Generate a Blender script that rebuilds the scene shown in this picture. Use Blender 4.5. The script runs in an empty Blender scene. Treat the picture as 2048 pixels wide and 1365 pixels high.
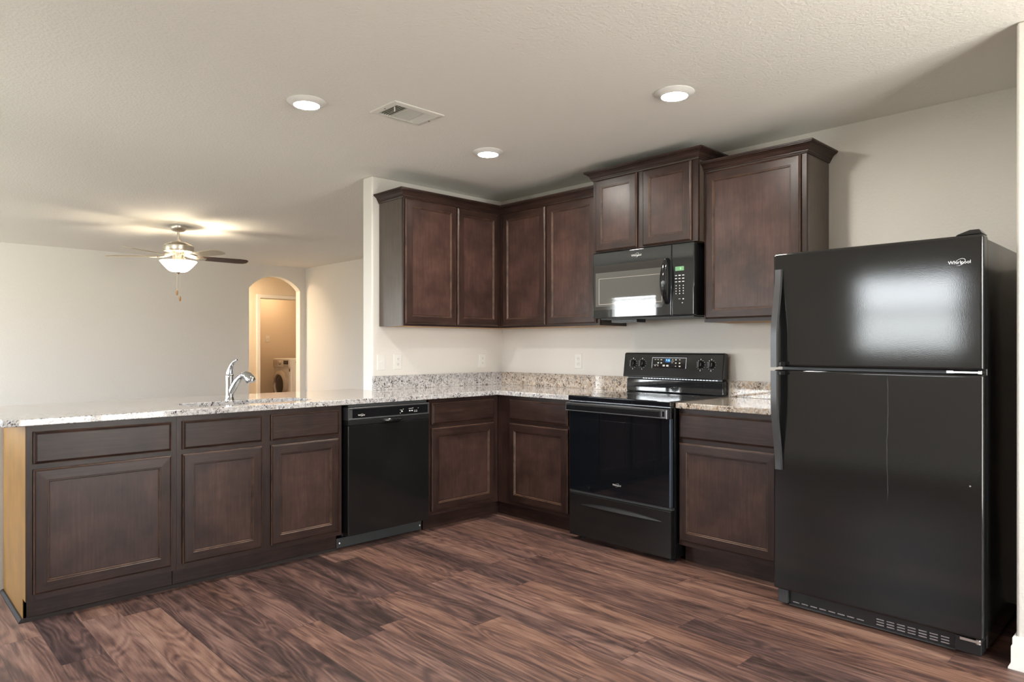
import bpy, bmesh, math, random
from mathutils import Vector, Matrix
random.seed(4)
S = bpy.context.scene
COL = S.collection
PI = math.pi
H = 2.47                      # ceiling height

# ------------------------------------------------------------------ camera
cam = bpy.data.cameras.new('camera')
cam.sensor_width = 36.0
cam.lens = 24.0
cam.shift_y = 11.63 / 2048
cam.clip_start = 0.05
camo = bpy.data.objects.new('camera', cam)
COL.objects.link(camo)
camo.location = (-3.9936, -4.2527, 1.2295)
camo.rotation_euler = (PI / 2, 0, math.radians(45.934 - 90))
S.camera = camo

# ------------------------------------------------------------------ view and sampling helpers
S.view_settings.view_transform = 'Standard'
S.view_settings.look = 'None'
S.view_settings.exposure = 0.68
S.view_settings.gamma = 1.0
S.view_settings.use_curve_mapping = False
S.cycles.use_denoising = True
S.cycles.max_bounces = 9
S.cycles.diffuse_bounces = 6
S.cycles.glossy_bounces = 4
S.cycles.transparent_max_bounces = 8
S.cycles.sample_clamp_indirect = 6.0
S.cycles.caustics_reflective = False
S.cycles.caustics_refractive = False

SKY = 14.0          # strength of the daylight outside
LED = 330.0         # recessed lamps
FAN_GLOW = 4.0     # frosted bowl of the fan
FAN_LAMP = 26.0    # bulbs in that bowl
HALL_LAMP = 30.0
DINING_FILL = 28.0      # unseen fill light added behind the camera
LAUNDRY_LAMP = 8.0

# ------------------------------------------------------------------ world: bright overcast sky over sunlit ground
W = bpy.data.worlds.new('world')
S.world = W
W.use_nodes = True
wn = W.node_tree.nodes
wl = W.node_tree.links
wn.clear()
wo = wn.new('ShaderNodeOutputWorld')
wb = wn.new('ShaderNodeBackground')
wt = wn.new('ShaderNodeTexCoord')
ws = wn.new('ShaderNodeSeparateXYZ')
wr = wn.new('ShaderNodeValToRGB')
wl.new(wt.outputs['Generated'], ws.inputs[0])
wm = wn.new('ShaderNodeMath'); wm.operation = 'MULTIPLY_ADD'
wm.inputs[1].default_value = 0.5; wm.inputs[2].default_value = 0.5
wl.new(ws.outputs['Z'], wm.inputs[0])
wl.new(wm.outputs[0], wr.inputs[0])
e = wr.color_ramp.elements            # sky above, lawn below
e[0].position = 0.0; e[0].color = (0.22, 0.23, 0.18, 1)
e[1].position = 1.0; e[1].color = (0.62, 0.80, 1.0, 1)
x = e.new(0.47); x.color = (0.30, 0.31, 0.27, 1)
x = e.new(0.53); x.color = (0.94, 0.97, 1.02, 1)
# the sunlit concrete patio lies outside the patio door (towards -y)
wg = wn.new('ShaderNodeMapRange')
wg.inputs['From Min'].default_value = 0.35; wg.inputs['From Max'].default_value = 0.62
wy = wn.new('ShaderNodeMath'); wy.operation = 'MULTIPLY'; wy.inputs[1].default_value = -1.0
wl.new(ws.outputs['Y'], wy.inputs[0])
wl.new(wy.outputs[0], wg.inputs['Value'])
wz = wn.new('ShaderNodeMapRange')
wz.inputs['From Min'].default_value = 0.03; wz.inputs['From Max'].default_value = -0.03
wl.new(ws.outputs['Z'], wz.inputs['Value'])
wf = wn.new('ShaderNodeMath'); wf.operation = 'MULTIPLY'
wl.new(wg.outputs[0], wf.inputs[0]); wl.new(wz.outputs[0], wf.inputs[1])
wx = wn.new('ShaderNodeMix'); wx.data_type = 'RGBA'
wl.new(wf.outputs[0], wx.inputs[0]); wl.new(wr.outputs[0], wx.inputs[6])
wx.inputs[7].default_value = (0.85, 0.83, 0.78, 1)
wl.new(wx.outputs[2], wb.inputs[0])
wb.inputs[1].default_value = SKY
wl.new(wb.outputs[0], wo.inputs[0])


def portal(loc, rot, sx, sy):
    l = bpy.data.lights.new('window_daylight', 'AREA')
    l.shape = 'RECTANGLE'; l.size = sx; l.size_y = sy
    l.cycles.is_portal = True
    o = bpy.data.objects.new('window_daylight', l)
    o.location = loc; o.rotation_euler = rot
    COL.objects.link(o)


# windows of the place: patio door in the front wall, two windows in the left wall, plus two for more daylight
LX, FY = -5.2, -5.9
PATIO = (-2.75, -1.2, 0.02, 2.05)            # x0 x1 z0 z1 in the front wall
WIN_D = (-2.60, -1.62, 1.16, 1.97)          # y0 y1 z0 z1 in the left wall (dining)
WIN_FILL = (-0.55, 0.65, 0.75, 2.08)  # unseen window added to bring more light onto the right run
WIN_L = (1.40, 2.28, 0.70, 2.08)            # living room
WIN_L2 = (3.05, 4.95, 0.55, 2.08)  # unseen, enlarged to bring more daylight into the living room
portal(((PATIO[0] + PATIO[1]) / 2, FY - 0.06, (PATIO[2] + PATIO[3]) / 2), (PI / 2, 0, 0), PATIO[1] - PATIO[0], PATIO[3] - PATIO[2])
for w in (WIN_D, WIN_FILL, WIN_L, WIN_L2):
    portal((LX - 0.06, (w[0] + w[1]) / 2, (w[2] + w[3]) / 2), (0, -PI / 2, 0), w[3] - w[2], w[1] - w[0])

# lamps of the hall and the laundry beyond the arch
def lamp(loc, power, col, size):
    l = bpy.data.lights.new('ceiling_lamp', 'AREA')
    l.shape = 'DISK'; l.size = size; l.energy = power; l.color = col
    o = bpy.data.objects.new('ceiling_lamp', l); o.location = loc
    COL.objects.link(o)

lamp((-0.1, 6.42, 2.42), HALL_LAMP, (1.0, 0.80, 0.56), 0.25)
lamp((1.5, 7.5, 2.42), LAUNDRY_LAMP, (1.0, 0.66, 0.38), 0.25)

# unseen fill light added in the dining area, no fixture, on the camera's right
l = bpy.data.lights.new('dining_fill_light', 'POINT'); l.energy = DINING_FILL; l.color = (1.0, 0.94, 0.85); l.shadow_soft_size = 0.17
o = bpy.data.objects.new('dining_fill_light', l); o.location = (-1.85, -5.15, 1.72); COL.objects.link(o)

# ================================================================== materials
def mat(name):
    m = bpy.data.materials.new(name); m.use_nodes = True
    n = m.node_tree.nodes; l = m.node_tree.links
    return m, n, l, n['Principled BSDF']


def plain(name, col, rough=0.5, metal=0.0, spec=0.5, coat=0.0, emit=None, es=0.0):
    m, n, l, b = mat(name)
    b.inputs['Base Color'].default_value = (*col, 1)
    b.inputs['Roughness'].default_value = rough
    b.inputs['Metallic'].default_value = metal
    b.inputs['Specular IOR Level'].default_value = spec
    b.inputs['Coat Weight'].default_value = coat
    if emit:
        b.inputs['Emission Color'].default_value = (*emit, 1)
        b.inputs['Emission Strength'].default_value = es
    return m


def node(n, t, **kw):
    o = n.new(t)
    for k, v in kw.items():
        setattr(o, k, v)
    return o


def ramp(n, l, src, stops):
    r = n.new('ShaderNodeValToRGB')
    el = r.color_ramp.elements
    el[0].position = stops[0][0]; el[0].color = (*stops[0][1], 1)
    el[1].position = stops[-1][0]; el[1].color = (*stops[-1][1], 1)
    for p, c in stops[1:-1]:
        q = el.new(p); q.color = (*c, 1)
    l.new(src, r.inputs[0])
    return r.outputs[0]


def mth(n, l, op, a, b=None, c=None):
    o = n.new('ShaderNodeMath'); o.operation = op
    for i, v in enumerate((a, b, c)):
        if v is None: continue
        if isinstance(v, (int, float)): o.inputs[i].default_value = v
        else: l.new(v, o.inputs[i])
    return o.outputs[0]


def mix(n, l, f, a, b, mode='MIX'):
    o = n.new('ShaderNodeMix'); o.data_type = 'RGBA'; o.blend_type = mode
    if isinstance(f, (int, float)): o.inputs[0].default_value = f
    else: l.new(f, o.inputs[0])
    for i, v in ((6, a), (7, b)):
        if isinstance(v, tuple): o.inputs[i].default_value = (*v, 1)
        else: l.new(v, o.inputs[i])
    return o.outputs[2]


def noise(n, l, vec, scale, detail=3.0, rough=0.55, dist=0.0):
    o = n.new('ShaderNodeTexNoise')
    o.inputs['Scale'].default_value = scale
    o.inputs['Detail'].default_value = detail
    o.inputs['Roughness'].default_value = rough
    o.inputs['Distortion'].default_value = dist
    if vec is not None: l.new(vec, o.inputs['Vector'])
    return o.outputs['Fac']


def objcoord(n, l, scale=(1, 1, 1), rand=0.0):
    t = n.new('ShaderNodeTexCoord')
    mp = n.new('ShaderNodeMapping')
    mp.inputs['Scale'].default_value = scale
    l.new(t.outputs['Object'], mp.inputs['Vector'])
    if rand:
        oi = n.new('ShaderNodeObjectInfo')
        cb = n.new('ShaderNodeCombineXYZ')
        v = mth(n, l, 'MULTIPLY', oi.outputs['Random'], rand)
        for k in range(3): l.new(v, cb.inputs[k])
        l.new(cb.outputs[0], mp.inputs['Location'])
    return mp.outputs[0]


def paint(name, col, bump=0.25):
    m, n, l, b = mat(name)
    g = n.new('ShaderNodeNewGeometry')
    v = g.outputs['Position']
    b.inputs['Base Color'].default_value = (*col, 1)
    b.inputs['Roughness'].default_value = 0.72
    b.inputs['Specular IOR Level'].default_value = 0.25
    h = noise(n, l, v, 70, 3.0, 0.55)
    bp = n.new('ShaderNodeBump'); bp.inputs['Strength'].default_value = bump
    bp.inputs['Distance'].default_value = 0.004
    l.new(h, bp.inputs['Height']); l.new(bp.outputs[0], b.inputs['Normal'])
    return m


def wood(name, axis, dark, mid, light, rough=0.36, wear=0.0, coat=0.0, blotch=0.35):
    m, n, l, b = mat(name)
    sc = {'v': (26, 26, 1.6), 'h': (1.6, 26, 26)}[axis]
    v = objcoord(n, l, sc, 37.0)
    v2 = objcoord(n, l, (1, 1, 1), 11.0)
    f = noise(n, l, v, 3.0, 6.0, 0.65, 0.6)
    c = ramp(n, l, f, [(0.25, dark), (0.52, mid), (0.82, light)])
    bl = noise(n, l, v2, 5.5, 3.0, 0.6)
    c2 = ramp(n, l, bl, [(0.3, (1 - blotch, 1 - blotch, 1 - blotch)), (0.72, (1 + blotch, 1 + blotch * 0.86, 1 + blotch * 0.76))])
    c = mix(n, l, 1.0, c, c2, 'MULTIPLY')
    if wear:
        wv = objcoord(n, l, (7, 7, 7), 5.0)
        wf = noise(n, l, wv, 2.0, 4.0, 0.6)
        wf = ramp(n, l, wf, [(0.34, (0, 0, 0)), (0.62, (1, 1, 1))])
        fac = mth(n, l, 'MULTIPLY', wf, wear)
        c = mix(n, l, fac, c, (0.175, 0.098, 0.060))
    l.new(c, b.inputs['Base Color'])
    b.inputs['Roughness'].default_value = rough
    b.inputs['Specular IOR Level'].default_value = 0.3
    b.inputs['Coat Weight'].default_value = coat
    b.inputs['Coat Roughness'].default_value = 0.3
    bp = n.new('ShaderNodeBump'); bp.inputs['Strength'].default_value = 0.12
    bp.inputs['Distance'].default_value = 0.001
    l.new(f, bp.inputs['Height']); l.new(bp.outputs[0], b.inputs['Normal'])
    return m


ED, EM, EL = (0.017, 0.0088, 0.0072), (0.032, 0.0166, 0.0134), (0.055, 0.0290, 0.0230)
M = {}
M['wood_v'] = wood('espresso_wood_upright', 'v', ED, EM, EL)
M['wood_h'] = wood('espresso_wood_level', 'h', ED, EM, EL)
M['wood_worn'] = wood('espresso_wood_worn_edge', 'v', ED, (0.052, 0.031, 0.025), (0.085, 0.05, 0.038), wear=0.6)
M['wood_panel'] = wood('espresso_wood_panel', 'v', (0.036, 0.0195, 0.0162), (0.052, 0.0280, 0.0232), (0.072, 0.0390, 0.0320), rough=0.34, blotch=0.42)
M['end_panel'] = wood('espresso_laminate', 'v', (0.066, 0.050, 0.041), (0.080, 0.062, 0.051), (0.096, 0.074, 0.061), rough=0.24, coat=0.35, blotch=0.1)
M['gold_lit_panel'] = wood('gold_lit_laminate', 'v', (0.22, 0.108, 0.020), (0.27, 0.135, 0.026), (0.32, 0.165, 0.036), rough=0.34, coat=0.0, blotch=0.2)  # golden light reflected at a grazing angle, put into the panel's colour
M['gold_lit_panel'].node_tree.nodes['Principled BSDF'].inputs['Specular IOR Level'].default_value = 0.2
M['raw_wood'] = wood('raw_maple', 'h', (0.42, 0.25, 0.12), (0.50, 0.31, 0.16), (0.56, 0.36, 0.2), rough=0.6, blotch=0.1)

M['wall'] = paint('beige_wall_paint', (0.745, 0.715, 0.672), 0.5)
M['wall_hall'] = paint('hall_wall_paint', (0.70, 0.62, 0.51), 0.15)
M['ceiling'] = paint('ceiling_paint', (0.87, 0.85, 0.80), 0.8)
M['trim'] = plain('white_trim_paint', (0.78, 0.77, 0.75), 0.4)
M['trim_dark'] = plain('dark_shoe_moulding', (0.030, 0.023, 0.021), 0.7, 0, 0.2)
M['plate'] = plain('white_plastic_plate', (0.78, 0.765, 0.73), 0.38)
M['slot'] = plain('dark_slot', (0.06, 0.055, 0.05), 0.6)
M['chrome'] = plain('polished_chrome', (0.52, 0.53, 0.55), 0.05, 1.0)
M['steel'] = plain('brushed_steel', (0.62, 0.62, 0.61), 0.28, 1.0)
M['nickel'] = plain('brushed_nickel', (0.58, 0.53, 0.46), 0.33, 1.0)
M['black_gloss'] = plain('black_enamel', (0.006, 0.0065, 0.0075), 0.12, 0, 0.6)
M['black_glass'] = plain('black_glass', (0.004, 0.005, 0.007), 0.035, 0, 0.75)
M['mw_gloss'] = plain('black_gloss_plastic', (0.012, 0.014, 0.016), 0.03, 0, 1.0)
M['mw_window'] = plain('grey_screened_glass', (0.085, 0.085, 0.08), 0.02, 0, 1.0)
M['mw_border'] = plain('dark_window_border', (0.03, 0.029, 0.027), 0.06, 0, 0.9)
M['black_plastic'] = plain('black_plastic', (0.012, 0.012, 0.013), 0.35)
M['black_satin'] = plain('black_satin_metal', (0.009, 0.009, 0.0092), 0.14, 0, 0.5)
M['grey_plastic'] = plain('dark_grey_plastic', (0.045, 0.046, 0.048), 0.38)
M['grey_metal'] = plain('dull_grey_metal', (0.036, 0.039, 0.039), 0.45)
M['handle_metal'] = plain('dark_brushed_handle', (0.10, 0.10, 0.105), 0.3, 0.6)
M['edge_light'] = plain('bare_steel_edge', (0.45, 0.47, 0.5), 0.25, 0.9)
M['blue_glint'] = plain('blue_edge_reflection', (0.10, 0.13, 0.17), 0.3, 0.6)
M['white_print'] = plain('white_print', (0.75, 0.75, 0.74), 0.5)
M['silver_print'] = plain('silver_emblem', (0.80, 0.80, 0.80), 0.25, 0.5)
M['blue_digit'] = plain('blue_clock_digits', (0.1, 0.3, 0.6), 0.4, emit=(0.25, 0.62, 1.0), es=1.3)
M['blue_glow'] = plain('blue_clock_screen', (0.01, 0.05, 0.12), 0.2, emit=(0.01, 0.12, 0.4), es=0.35)
M['green_lcd'] = plain('green_display', (0.11, 0.22, 0.12), 0.2, emit=(0.12, 0.33, 0.14), es=0.25)
M['green_digit'] = plain('green_digits', (0.2, 0.5, 0.2), 0.2, emit=(0.3, 0.9, 0.3), es=0.6)
M['lens'] = plain('lit_led_lens', (0.9, 0.9, 0.9), 0.5, emit=(1.0, 0.94, 0.86), es=LED)
M['bowl'] = plain('lit_frosted_bowl', (0.9, 0.85, 0.75), 0.5, emit=(1.0, 0.84, 0.60), es=FAN_GLOW)
M['blade_brown'] = wood('brown_fan_blade', 'h', (0.035, 0.018, 0.012), (0.05, 0.026, 0.018), (0.07, 0.036, 0.024), rough=0.35)
M['blade_pale'] = plain('pale_fan_blade', (0.42, 0.36, 0.27), 0.45)
M['pull_wood'] = plain('wooden_pull', (0.40, 0.20, 0.07), 0.45)
M['chain'] = plain('bead_chain', (0.75, 0.68, 0.55), 0.3, 0.8)
M['white_enamel'] = plain('white_enamel', (0.72, 0.69, 0.66), 0.3)
M['washer_ring'] = plain('pale_silver_ring', (0.62, 0.57, 0.52), 0.25, 0.4)
M['washer_glass'] = plain('dark_porthole_glass', (0.02, 0.02, 0.022), 0.06, 0, 0.9)
M['vent_white'] = plain('white_register', (0.74, 0.72, 0.67), 0.4)
M['vent_dark'] = plain('duct_dark', (0.09, 0.085, 0.07), 0.8)
M['blind'] = plain('white_blind', (0.8, 0.79, 0.76), 0.5)


def granite(name, warm):
    m, n, l, b = mat(name)
    g = n.new('ShaderNodeNewGeometry')
    mp = n.new('ShaderNodeMapping')
    mp.inputs['Rotation'].default_value = (0.5, 0.3, 0.6)
    l.new(g.outputs['Position'], mp.inputs['Vector'])
    v = mp.outputs[0]
    base = ramp(n, l, noise(n, l, v, 60, 4, 0.65, 0.4), [(0.30, (0.30, 0.29, 0.29)), (0.44, (0.46, 0.45, 0.45)), (0.56, (0.60, 0.59, 0.595)), (0.75, (0.68, 0.675, 0.68))])
    tan = ramp(n, l, noise(n, l, v, 38, 5, 0.65, 0.5), [(0.46, (0, 0, 0)), (0.62, (1, 1, 1))])
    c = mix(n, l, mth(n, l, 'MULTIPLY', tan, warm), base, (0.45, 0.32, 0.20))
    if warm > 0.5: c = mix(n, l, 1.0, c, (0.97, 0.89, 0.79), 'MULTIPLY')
    mp2 = n.new('ShaderNodeMapping'); mp2.inputs['Scale'].default_value = (1.0, 1.0, 0.62) if warm > 0.5 else (1.0, 1.5, 1.0)
    mp2.inputs['Rotation'].default_value = (0.5, 0.1, 0.0) if warm > 0.5 else (0.4, 0.7, 0.9)
    l.new(g.outputs['Position'], mp2.inputs['Vector'])
    d = noise(n, l, mp2.outputs[0], 80, 3.0, 0.55, 1.2)
    t0 = 0.545 if warm < 0.5 else 0.52
    dm = ramp(n, l, d, [(t0, (0, 0, 0)), (t0 + 0.04, (1, 1, 1))])
    cl = ramp(n, l, noise(n, l, v, 14, 2, 0.5), [(0.36, (0.25, 0.25, 0.25)), (0.56, (1, 1, 1))])
    dm = mth(n, l, 'MULTIPLY', dm, cl)
    c = mix(n, l, dm, c, (0.045, 0.042, 0.055) if warm < 0.5 else (0.075, 0.055, 0.04))
    l.new(c, b.inputs['Base Color'])
    b.inputs['Roughness'].default_value = 0.06
    b.inputs['Specular IOR Level'].default_value = 0.65
    return m


M['granite_lamplit'] = granite('lamplit_streaked_granite', 0.55)  # copy of the granite with warm lamp light put into its colour
M['granite'] = granite('white_speckled_granite', 0.22)


def floor_mat():
    m, n, l, b = mat('wood_plank_vinyl')
    g = n.new('ShaderNodeNewGeometry')
    sp = n.new('ShaderNodeSeparateXYZ')
    l.new(g.outputs['Position'], sp.inputs[0])
    PW, PL = 0.155, 1.22
    u = mth(n, l, 'DIVIDE', mth(n, l, 'ADD', sp.outputs['X'], 20 * PW + 0.002), PW)
    row = mth(n, l, 'FLOOR', u)
    uf = mth(n, l, 'FRACT', u)
    wn1 = n.new('ShaderNodeTexWhiteNoise'); wn1.noise_dimensions = '1D'
    l.new(row, wn1.inputs['W'])
    vv = mth(n, l, 'ADD', mth(n, l, 'DIVIDE', mth(n, l, 'ADD', sp.outputs['Y'], 20.0), PL), mth(n, l, 'MULTIPLY', wn1.outputs['Value'], 7.3))
    col = mth(n, l, 'FLOOR', vv)
    vf = mth(n, l, 'FRACT', vv)
    cid = n.new('ShaderNodeCombineXYZ')
    l.new(row, cid.inputs[0]); l.new(col, cid.inputs[1])
    wn2 = n.new('ShaderNodeTexWhiteNoise'); wn2.noise_dimensions = '2D'
    l.new(cid.outputs[0], wn2.inputs['Vector'])
    rnd = wn2.outputs['Value']
    # plank-local coordinates with a random offset per plank
    px = n.new('ShaderNodeCombineXYZ')
    l.new(mth(n, l, 'ADD', sp.outputs['X'], mth(n, l, 'MULTIPLY', rnd, 31.0)), px.inputs[0])
    l.new(mth(n, l, 'ADD', sp.outputs['Y'], mth(n, l, 'MULTIPLY', rnd, 57.0)), px.inputs[1])
    # cathedral rings: distorted bands across the plank
    mA = n.new('ShaderNodeMapping'); mA.inputs['Scale'].default_value = (6.0, 0.85, 1)
    l.new(px.outputs[0], mA.inputs['Vector'])
    big = noise(n, l, mA.outputs[0], 1.0, 2.0, 0.5, 0.35)
    bands = mth(n, l, 'SINE', mth(n, l, 'MULTIPLY', big, 105.0))
    bands = mth(n, l, 'MULTIPLY_ADD', bands, 0.5, 0.5)
    mB = n.new('ShaderNodeMapping'); mB.inputs['Scale'].default_value = (110.0, 6.0, 1)
    l.new(px.outputs[0], mB.inputs['Vector'])
    fine = noise(n, l, mB.outputs[0], 1.0, 5.0, 0.7, 0.3)
    mC = n.new('ShaderNodeMapping'); mC.inputs['Scale'].default_value = (15.0, 1.1, 1)
    l.new(px.outputs[0], mC.inputs['Vector'])
    streak = noise(n, l, mC.outputs[0], 1.0, 4.0, 0.62, 0.7)
    f = mth(n, l, 'ADD', mth(n, l, 'MULTIPLY', streak, 0.56), mth(n, l, 'MULTIPLY', fine, 0.35))
    f = mth(n, l, 'ADD', f, mth(n, l, 'MULTIPLY', bands, 0.085))
    f = mth(n, l, 'ADD', f, mth(n, l, 'MULTIPLY', mth(n, l, 'SUBTRACT', rnd, 0.5), 0.14))
    c = ramp(n, l, f, [(0.34, (0.034, 0.0190, 0.0170)), (0.44, (0.084, 0.046, 0.039)), (0.52, (0.150, 0.081, 0.064)), (0.60, (0.228, 0.130, 0.099)), (0.72, (0.325, 0.20, 0.152))])
    tint = ramp(n, l, wn2.outputs['Color'], [(0.0, (0.94, 0.98, 1.06)), (1.0, (1.06, 1.0, 0.93))])
    c = mix(n, l, 1.0, c, tint, 'MULTIPLY')
    e1 = mth(n, l, 'MULTIPLY', mth(n, l, 'MINIMUM', uf, mth(n, l, 'SUBTRACT', 1.0, uf)), PW)
    e2 = mth(n, l, 'MULTIPLY', mth(n, l, 'MINIMUM', vf, mth(n, l, 'SUBTRACT', 1.0, vf)), PL)
    ed = mth(n, l, 'MINIMUM', e1, e2)
    seam = ramp(n, l, mth(n, l, 'MULTIPLY', ed, 400.0), [(0.25, (1, 1, 1)), (0.75, (0, 0, 0))])
    c = mix(n, l, mth(n, l, 'MULTIPLY', seam, 0.5), c, (0.03, 0.02, 0.018))
    l.new(c, b.inputs['Base Color'])
    rr = n.new('ShaderNodeMapRange'); rr.inputs[3].default_value = 0.38; rr.inputs[4].default_value = 0.52
    l.new(fine, rr.inputs[0]); l.new(rr.outputs[0], b.inputs['Roughness'])
    b.inputs['Specular IOR Level'].default_value = 0.5
    bp = n.new('ShaderNodeBump'); bp.inputs['Strength'].default_value = 0.15
    bp.inputs['Distance'].default_value = 0.001
    l.new(mth(n, l, 'SUBTRACT', fine, mth(n, l, 'MULTIPLY', seam, 0.8)), bp.inputs['Height'])
    l.new(bp.outputs[0], b.inputs['Normal'])
    return m


M['floor'] = floor_mat()


def fridge_mat(stain):
    m, n, l, b = mat('textured_black_door' if stain else 'textured_black_steel')
    v = objcoord(n, l)
    b.inputs['Roughness'].default_value = 0.075
    b.inputs['Specular IOR Level'].default_value = 0.62
    base = (0.0085, 0.0087, 0.009)
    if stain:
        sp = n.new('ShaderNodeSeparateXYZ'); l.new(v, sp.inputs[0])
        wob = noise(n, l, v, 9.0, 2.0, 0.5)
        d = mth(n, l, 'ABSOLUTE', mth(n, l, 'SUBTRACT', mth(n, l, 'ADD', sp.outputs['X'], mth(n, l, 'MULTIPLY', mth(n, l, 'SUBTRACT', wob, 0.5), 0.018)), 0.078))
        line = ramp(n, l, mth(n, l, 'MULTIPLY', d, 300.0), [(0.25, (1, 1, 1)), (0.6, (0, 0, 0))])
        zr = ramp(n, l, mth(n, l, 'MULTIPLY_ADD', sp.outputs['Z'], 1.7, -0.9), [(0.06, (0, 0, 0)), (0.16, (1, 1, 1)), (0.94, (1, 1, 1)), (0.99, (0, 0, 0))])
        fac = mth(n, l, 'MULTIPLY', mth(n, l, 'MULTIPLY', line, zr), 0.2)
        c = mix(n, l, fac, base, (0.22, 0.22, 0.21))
        l.new(c, b.inputs['Base Color'])
    else:
        b.inputs['Base Color'].default_value = (*base, 1)
    h = noise(n, l, v, 420, 2, 0.5)
    bp = n.new('ShaderNodeBump'); bp.inputs['Strength'].default_value = 0.10
    bp.inputs['Distance'].default_value = 0.0005
    l.new(h, bp.inputs['Height']); l.new(bp.outputs[0], b.inputs['Normal'])
    return m


M['fridge'] = fridge_mat(False)
M['fridge_door'] = fridge_mat(True)


def pane_mat():
    m = bpy.data.materials.new('window_glass'); m.use_nodes = True
    n = m.node_tree.nodes; l = m.node_tree.links; n.clear()
    o = n.new('ShaderNodeOutputMaterial'); mx = n.new('ShaderNodeMixShader')
    t = n.new('ShaderNodeBsdfTransparent'); g = n.new('ShaderNodeBsdfGlossy')
    t.inputs[0].default_value = (0.96, 0.97, 0.96, 1)
    g.inputs['Roughness'].default_value = 0.02
    mx.inputs[0].default_value = 0.06
    l.new(t.outputs[0], mx.inputs[1]); l.new(g.outputs[0], mx.inputs[2]); l.new(mx.outputs[0], o.inputs[0])
    return m


M['pane'] = pane_mat()

# ================================================================== mesh builder
class B:
    def __init__(s):
        s.bm = bmesh.new(); s.mi = 0

    def _f(s, vs):
        try:
            f = s.bm.faces.new(vs); f.material_index = s.mi; return f
        except ValueError:
            return None

    def box(s, x0, x1, y0, y1, z0, z1):
        v = [s.bm.verts.new(p) for p in ((x0, y0, z0), (x1, y0, z0), (x1, y1, z0), (x0, y1, z0), (x0, y0, z1), (x1, y0, z1), (x1, y1, z1), (x0, y1, z1))]
        for q in ((3, 2, 1, 0), (4, 5, 6, 7), (0, 1, 5, 4), (1, 2, 6, 5), (2, 3, 7, 6), (3, 0, 4, 7)):
            s._f([v[i] for i in q])
        return s

    def hexa(s, pts):
        v = [s.bm.verts.new(p) for p in pts]
        for q in ((3, 2, 1, 0), (4, 5, 6, 7), (0, 1, 5, 4), (1, 2, 6, 5), (2, 3, 7, 6), (3, 0, 4, 7)):
            s._f([v[i] for i in q])
        return s

    def loops(s, rings, closed=True, cap0=True, cap1=True, mats=None):
        """Skin between successive rings of points."""
        R = [[s.bm.verts.new(p) for p in r] for r in rings]
        n = len(R[0])
        for i in range(len(R) - 1):
            for j in range(n if closed else n - 1):
                k = (j + 1) % n
                f = s._f([R[i][j], R[i][k], R[i + 1][k], R[i + 1][j]])
                if f and mats: f.material_index = mats[i](j) if callable(mats[i]) else mats[i]
        if cap0: s._f(list(reversed(R[0])))
        if cap1: s._f(R[-1])
        return s

    def lathe(s, prof, c=(0, 0, 0), axis='z', seg=32, cap0=True, cap1=True):
        rings = []
        for r, h in prof:
            r = max(r, 1e-5)
            ring = []
            for k in range(seg):
                a = 2 * PI * k / seg
                p = (r * math.cos(a), r * math.sin(a), h)
                if axis == 'y': p = (p[0], h, -p[1])
                elif axis == 'x': p = (h, p[0], p[1])
                ring.append((p[0] + c[0], p[1] + c[1], p[2] + c[2]))
            rings.append(ring)
        return s.loops(rings, True, cap0, cap1)

    def cyl(s, c, r, h, axis='z', seg=24):
        return s.lathe([(r, 0), (r, h)], c, axis, seg)

    def tube(s, path, radii, seg=14, flat=None):
        """Sweep a circle (or an ellipse: flat = width factor per point) along a path."""
        P = [Vector(p) for p in path]
        rings = []
        up = Vector((0.13, 0.21, 1)).normalized()
        prev = None
        for i, p in enumerate(P):
            d = (P[min(i + 1, len(P) - 1)] - P[max(i - 1, 0)]).normalized()
            if prev is None:
                a = d.cross(up)
                if a.length < 1e-3: a = d.cross(Vector((1, 0, 0)))
            else:
                a = prev - d * prev.dot(d)
            a.normalize(); prev = a
            b_ = d.cross(a)
            r = radii[i] if isinstance(radii, (list, tuple)) else radii
            fl = flat[i] if flat else 1.0
            rings.append([tuple(p + a * (r * fl * math.cos(2 * PI * k / seg)) + b_ * (r * math.sin(2 * PI * k / seg))) for k in range(seg)])
        return s.loops(rings)

    def prism(s, poly, z0, z1, axis='z'):
        def P(a, b_, c):
            return {'z': (a, b_, c), 'y': (a, c, b_), 'x': (c, a, b_)}[axis]
        return s.loops([[P(a, b_, z0) for a, b_ in poly], [P(a, b_, z1) for a, b_ in poly]])

    def sweep(s, path, prof, first=None, last=None):
        """Mitred sweep of a closed (offset, z) profile along a plan polyline; offset goes to the right of travel."""
        pts = [Vector(p) for p in path]
        rings = []
        for i, p in enumerate(pts):
            d0 = (p - pts[i - 1]).normalized() if i else (Vector(first).normalized() if first else None)
            d1 = (pts[i + 1] - p).normalized() if i < len(pts) - 1 else (Vector(last).normalized() if last else None)
            d0 = d0 if d0 is not None else d1
            d1 = d1 if d1 is not None else d0
            n0 = Vector((d0.y, -d0.x)); n1 = Vector((d1.y, -d1.x))
            bis = (n0 + n1)
            bis = bis / bis.length_squared * 2 if bis.length > 1e-6 else n0
            rings.append([(p.x + bis.x * o, p.y + bis.y * o, z) for o, z in prof])
        return s.loops(rings)

    def front(s, x0, x1, z0, z1, y, prof, mats, fill=True, fillmat=0):
        """Stepped rectangular front facing -y: prof is (inset, height out of y)."""
        rings = []
        for ins, h in prof:
            rings.append([(x0 + ins, y - h, z0 + ins), (x1 - ins, y - h, z0 + ins), (x1 - ins, y - h, z1 - ins), (x0 + ins, y - h, z1 - ins)])
        s.loops(rings, True, True, fill, mats)
        if fill:
            s.bm.faces.ensure_lookup_table(); s.bm.faces[-1].material_index = fillmat
        return s

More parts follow.
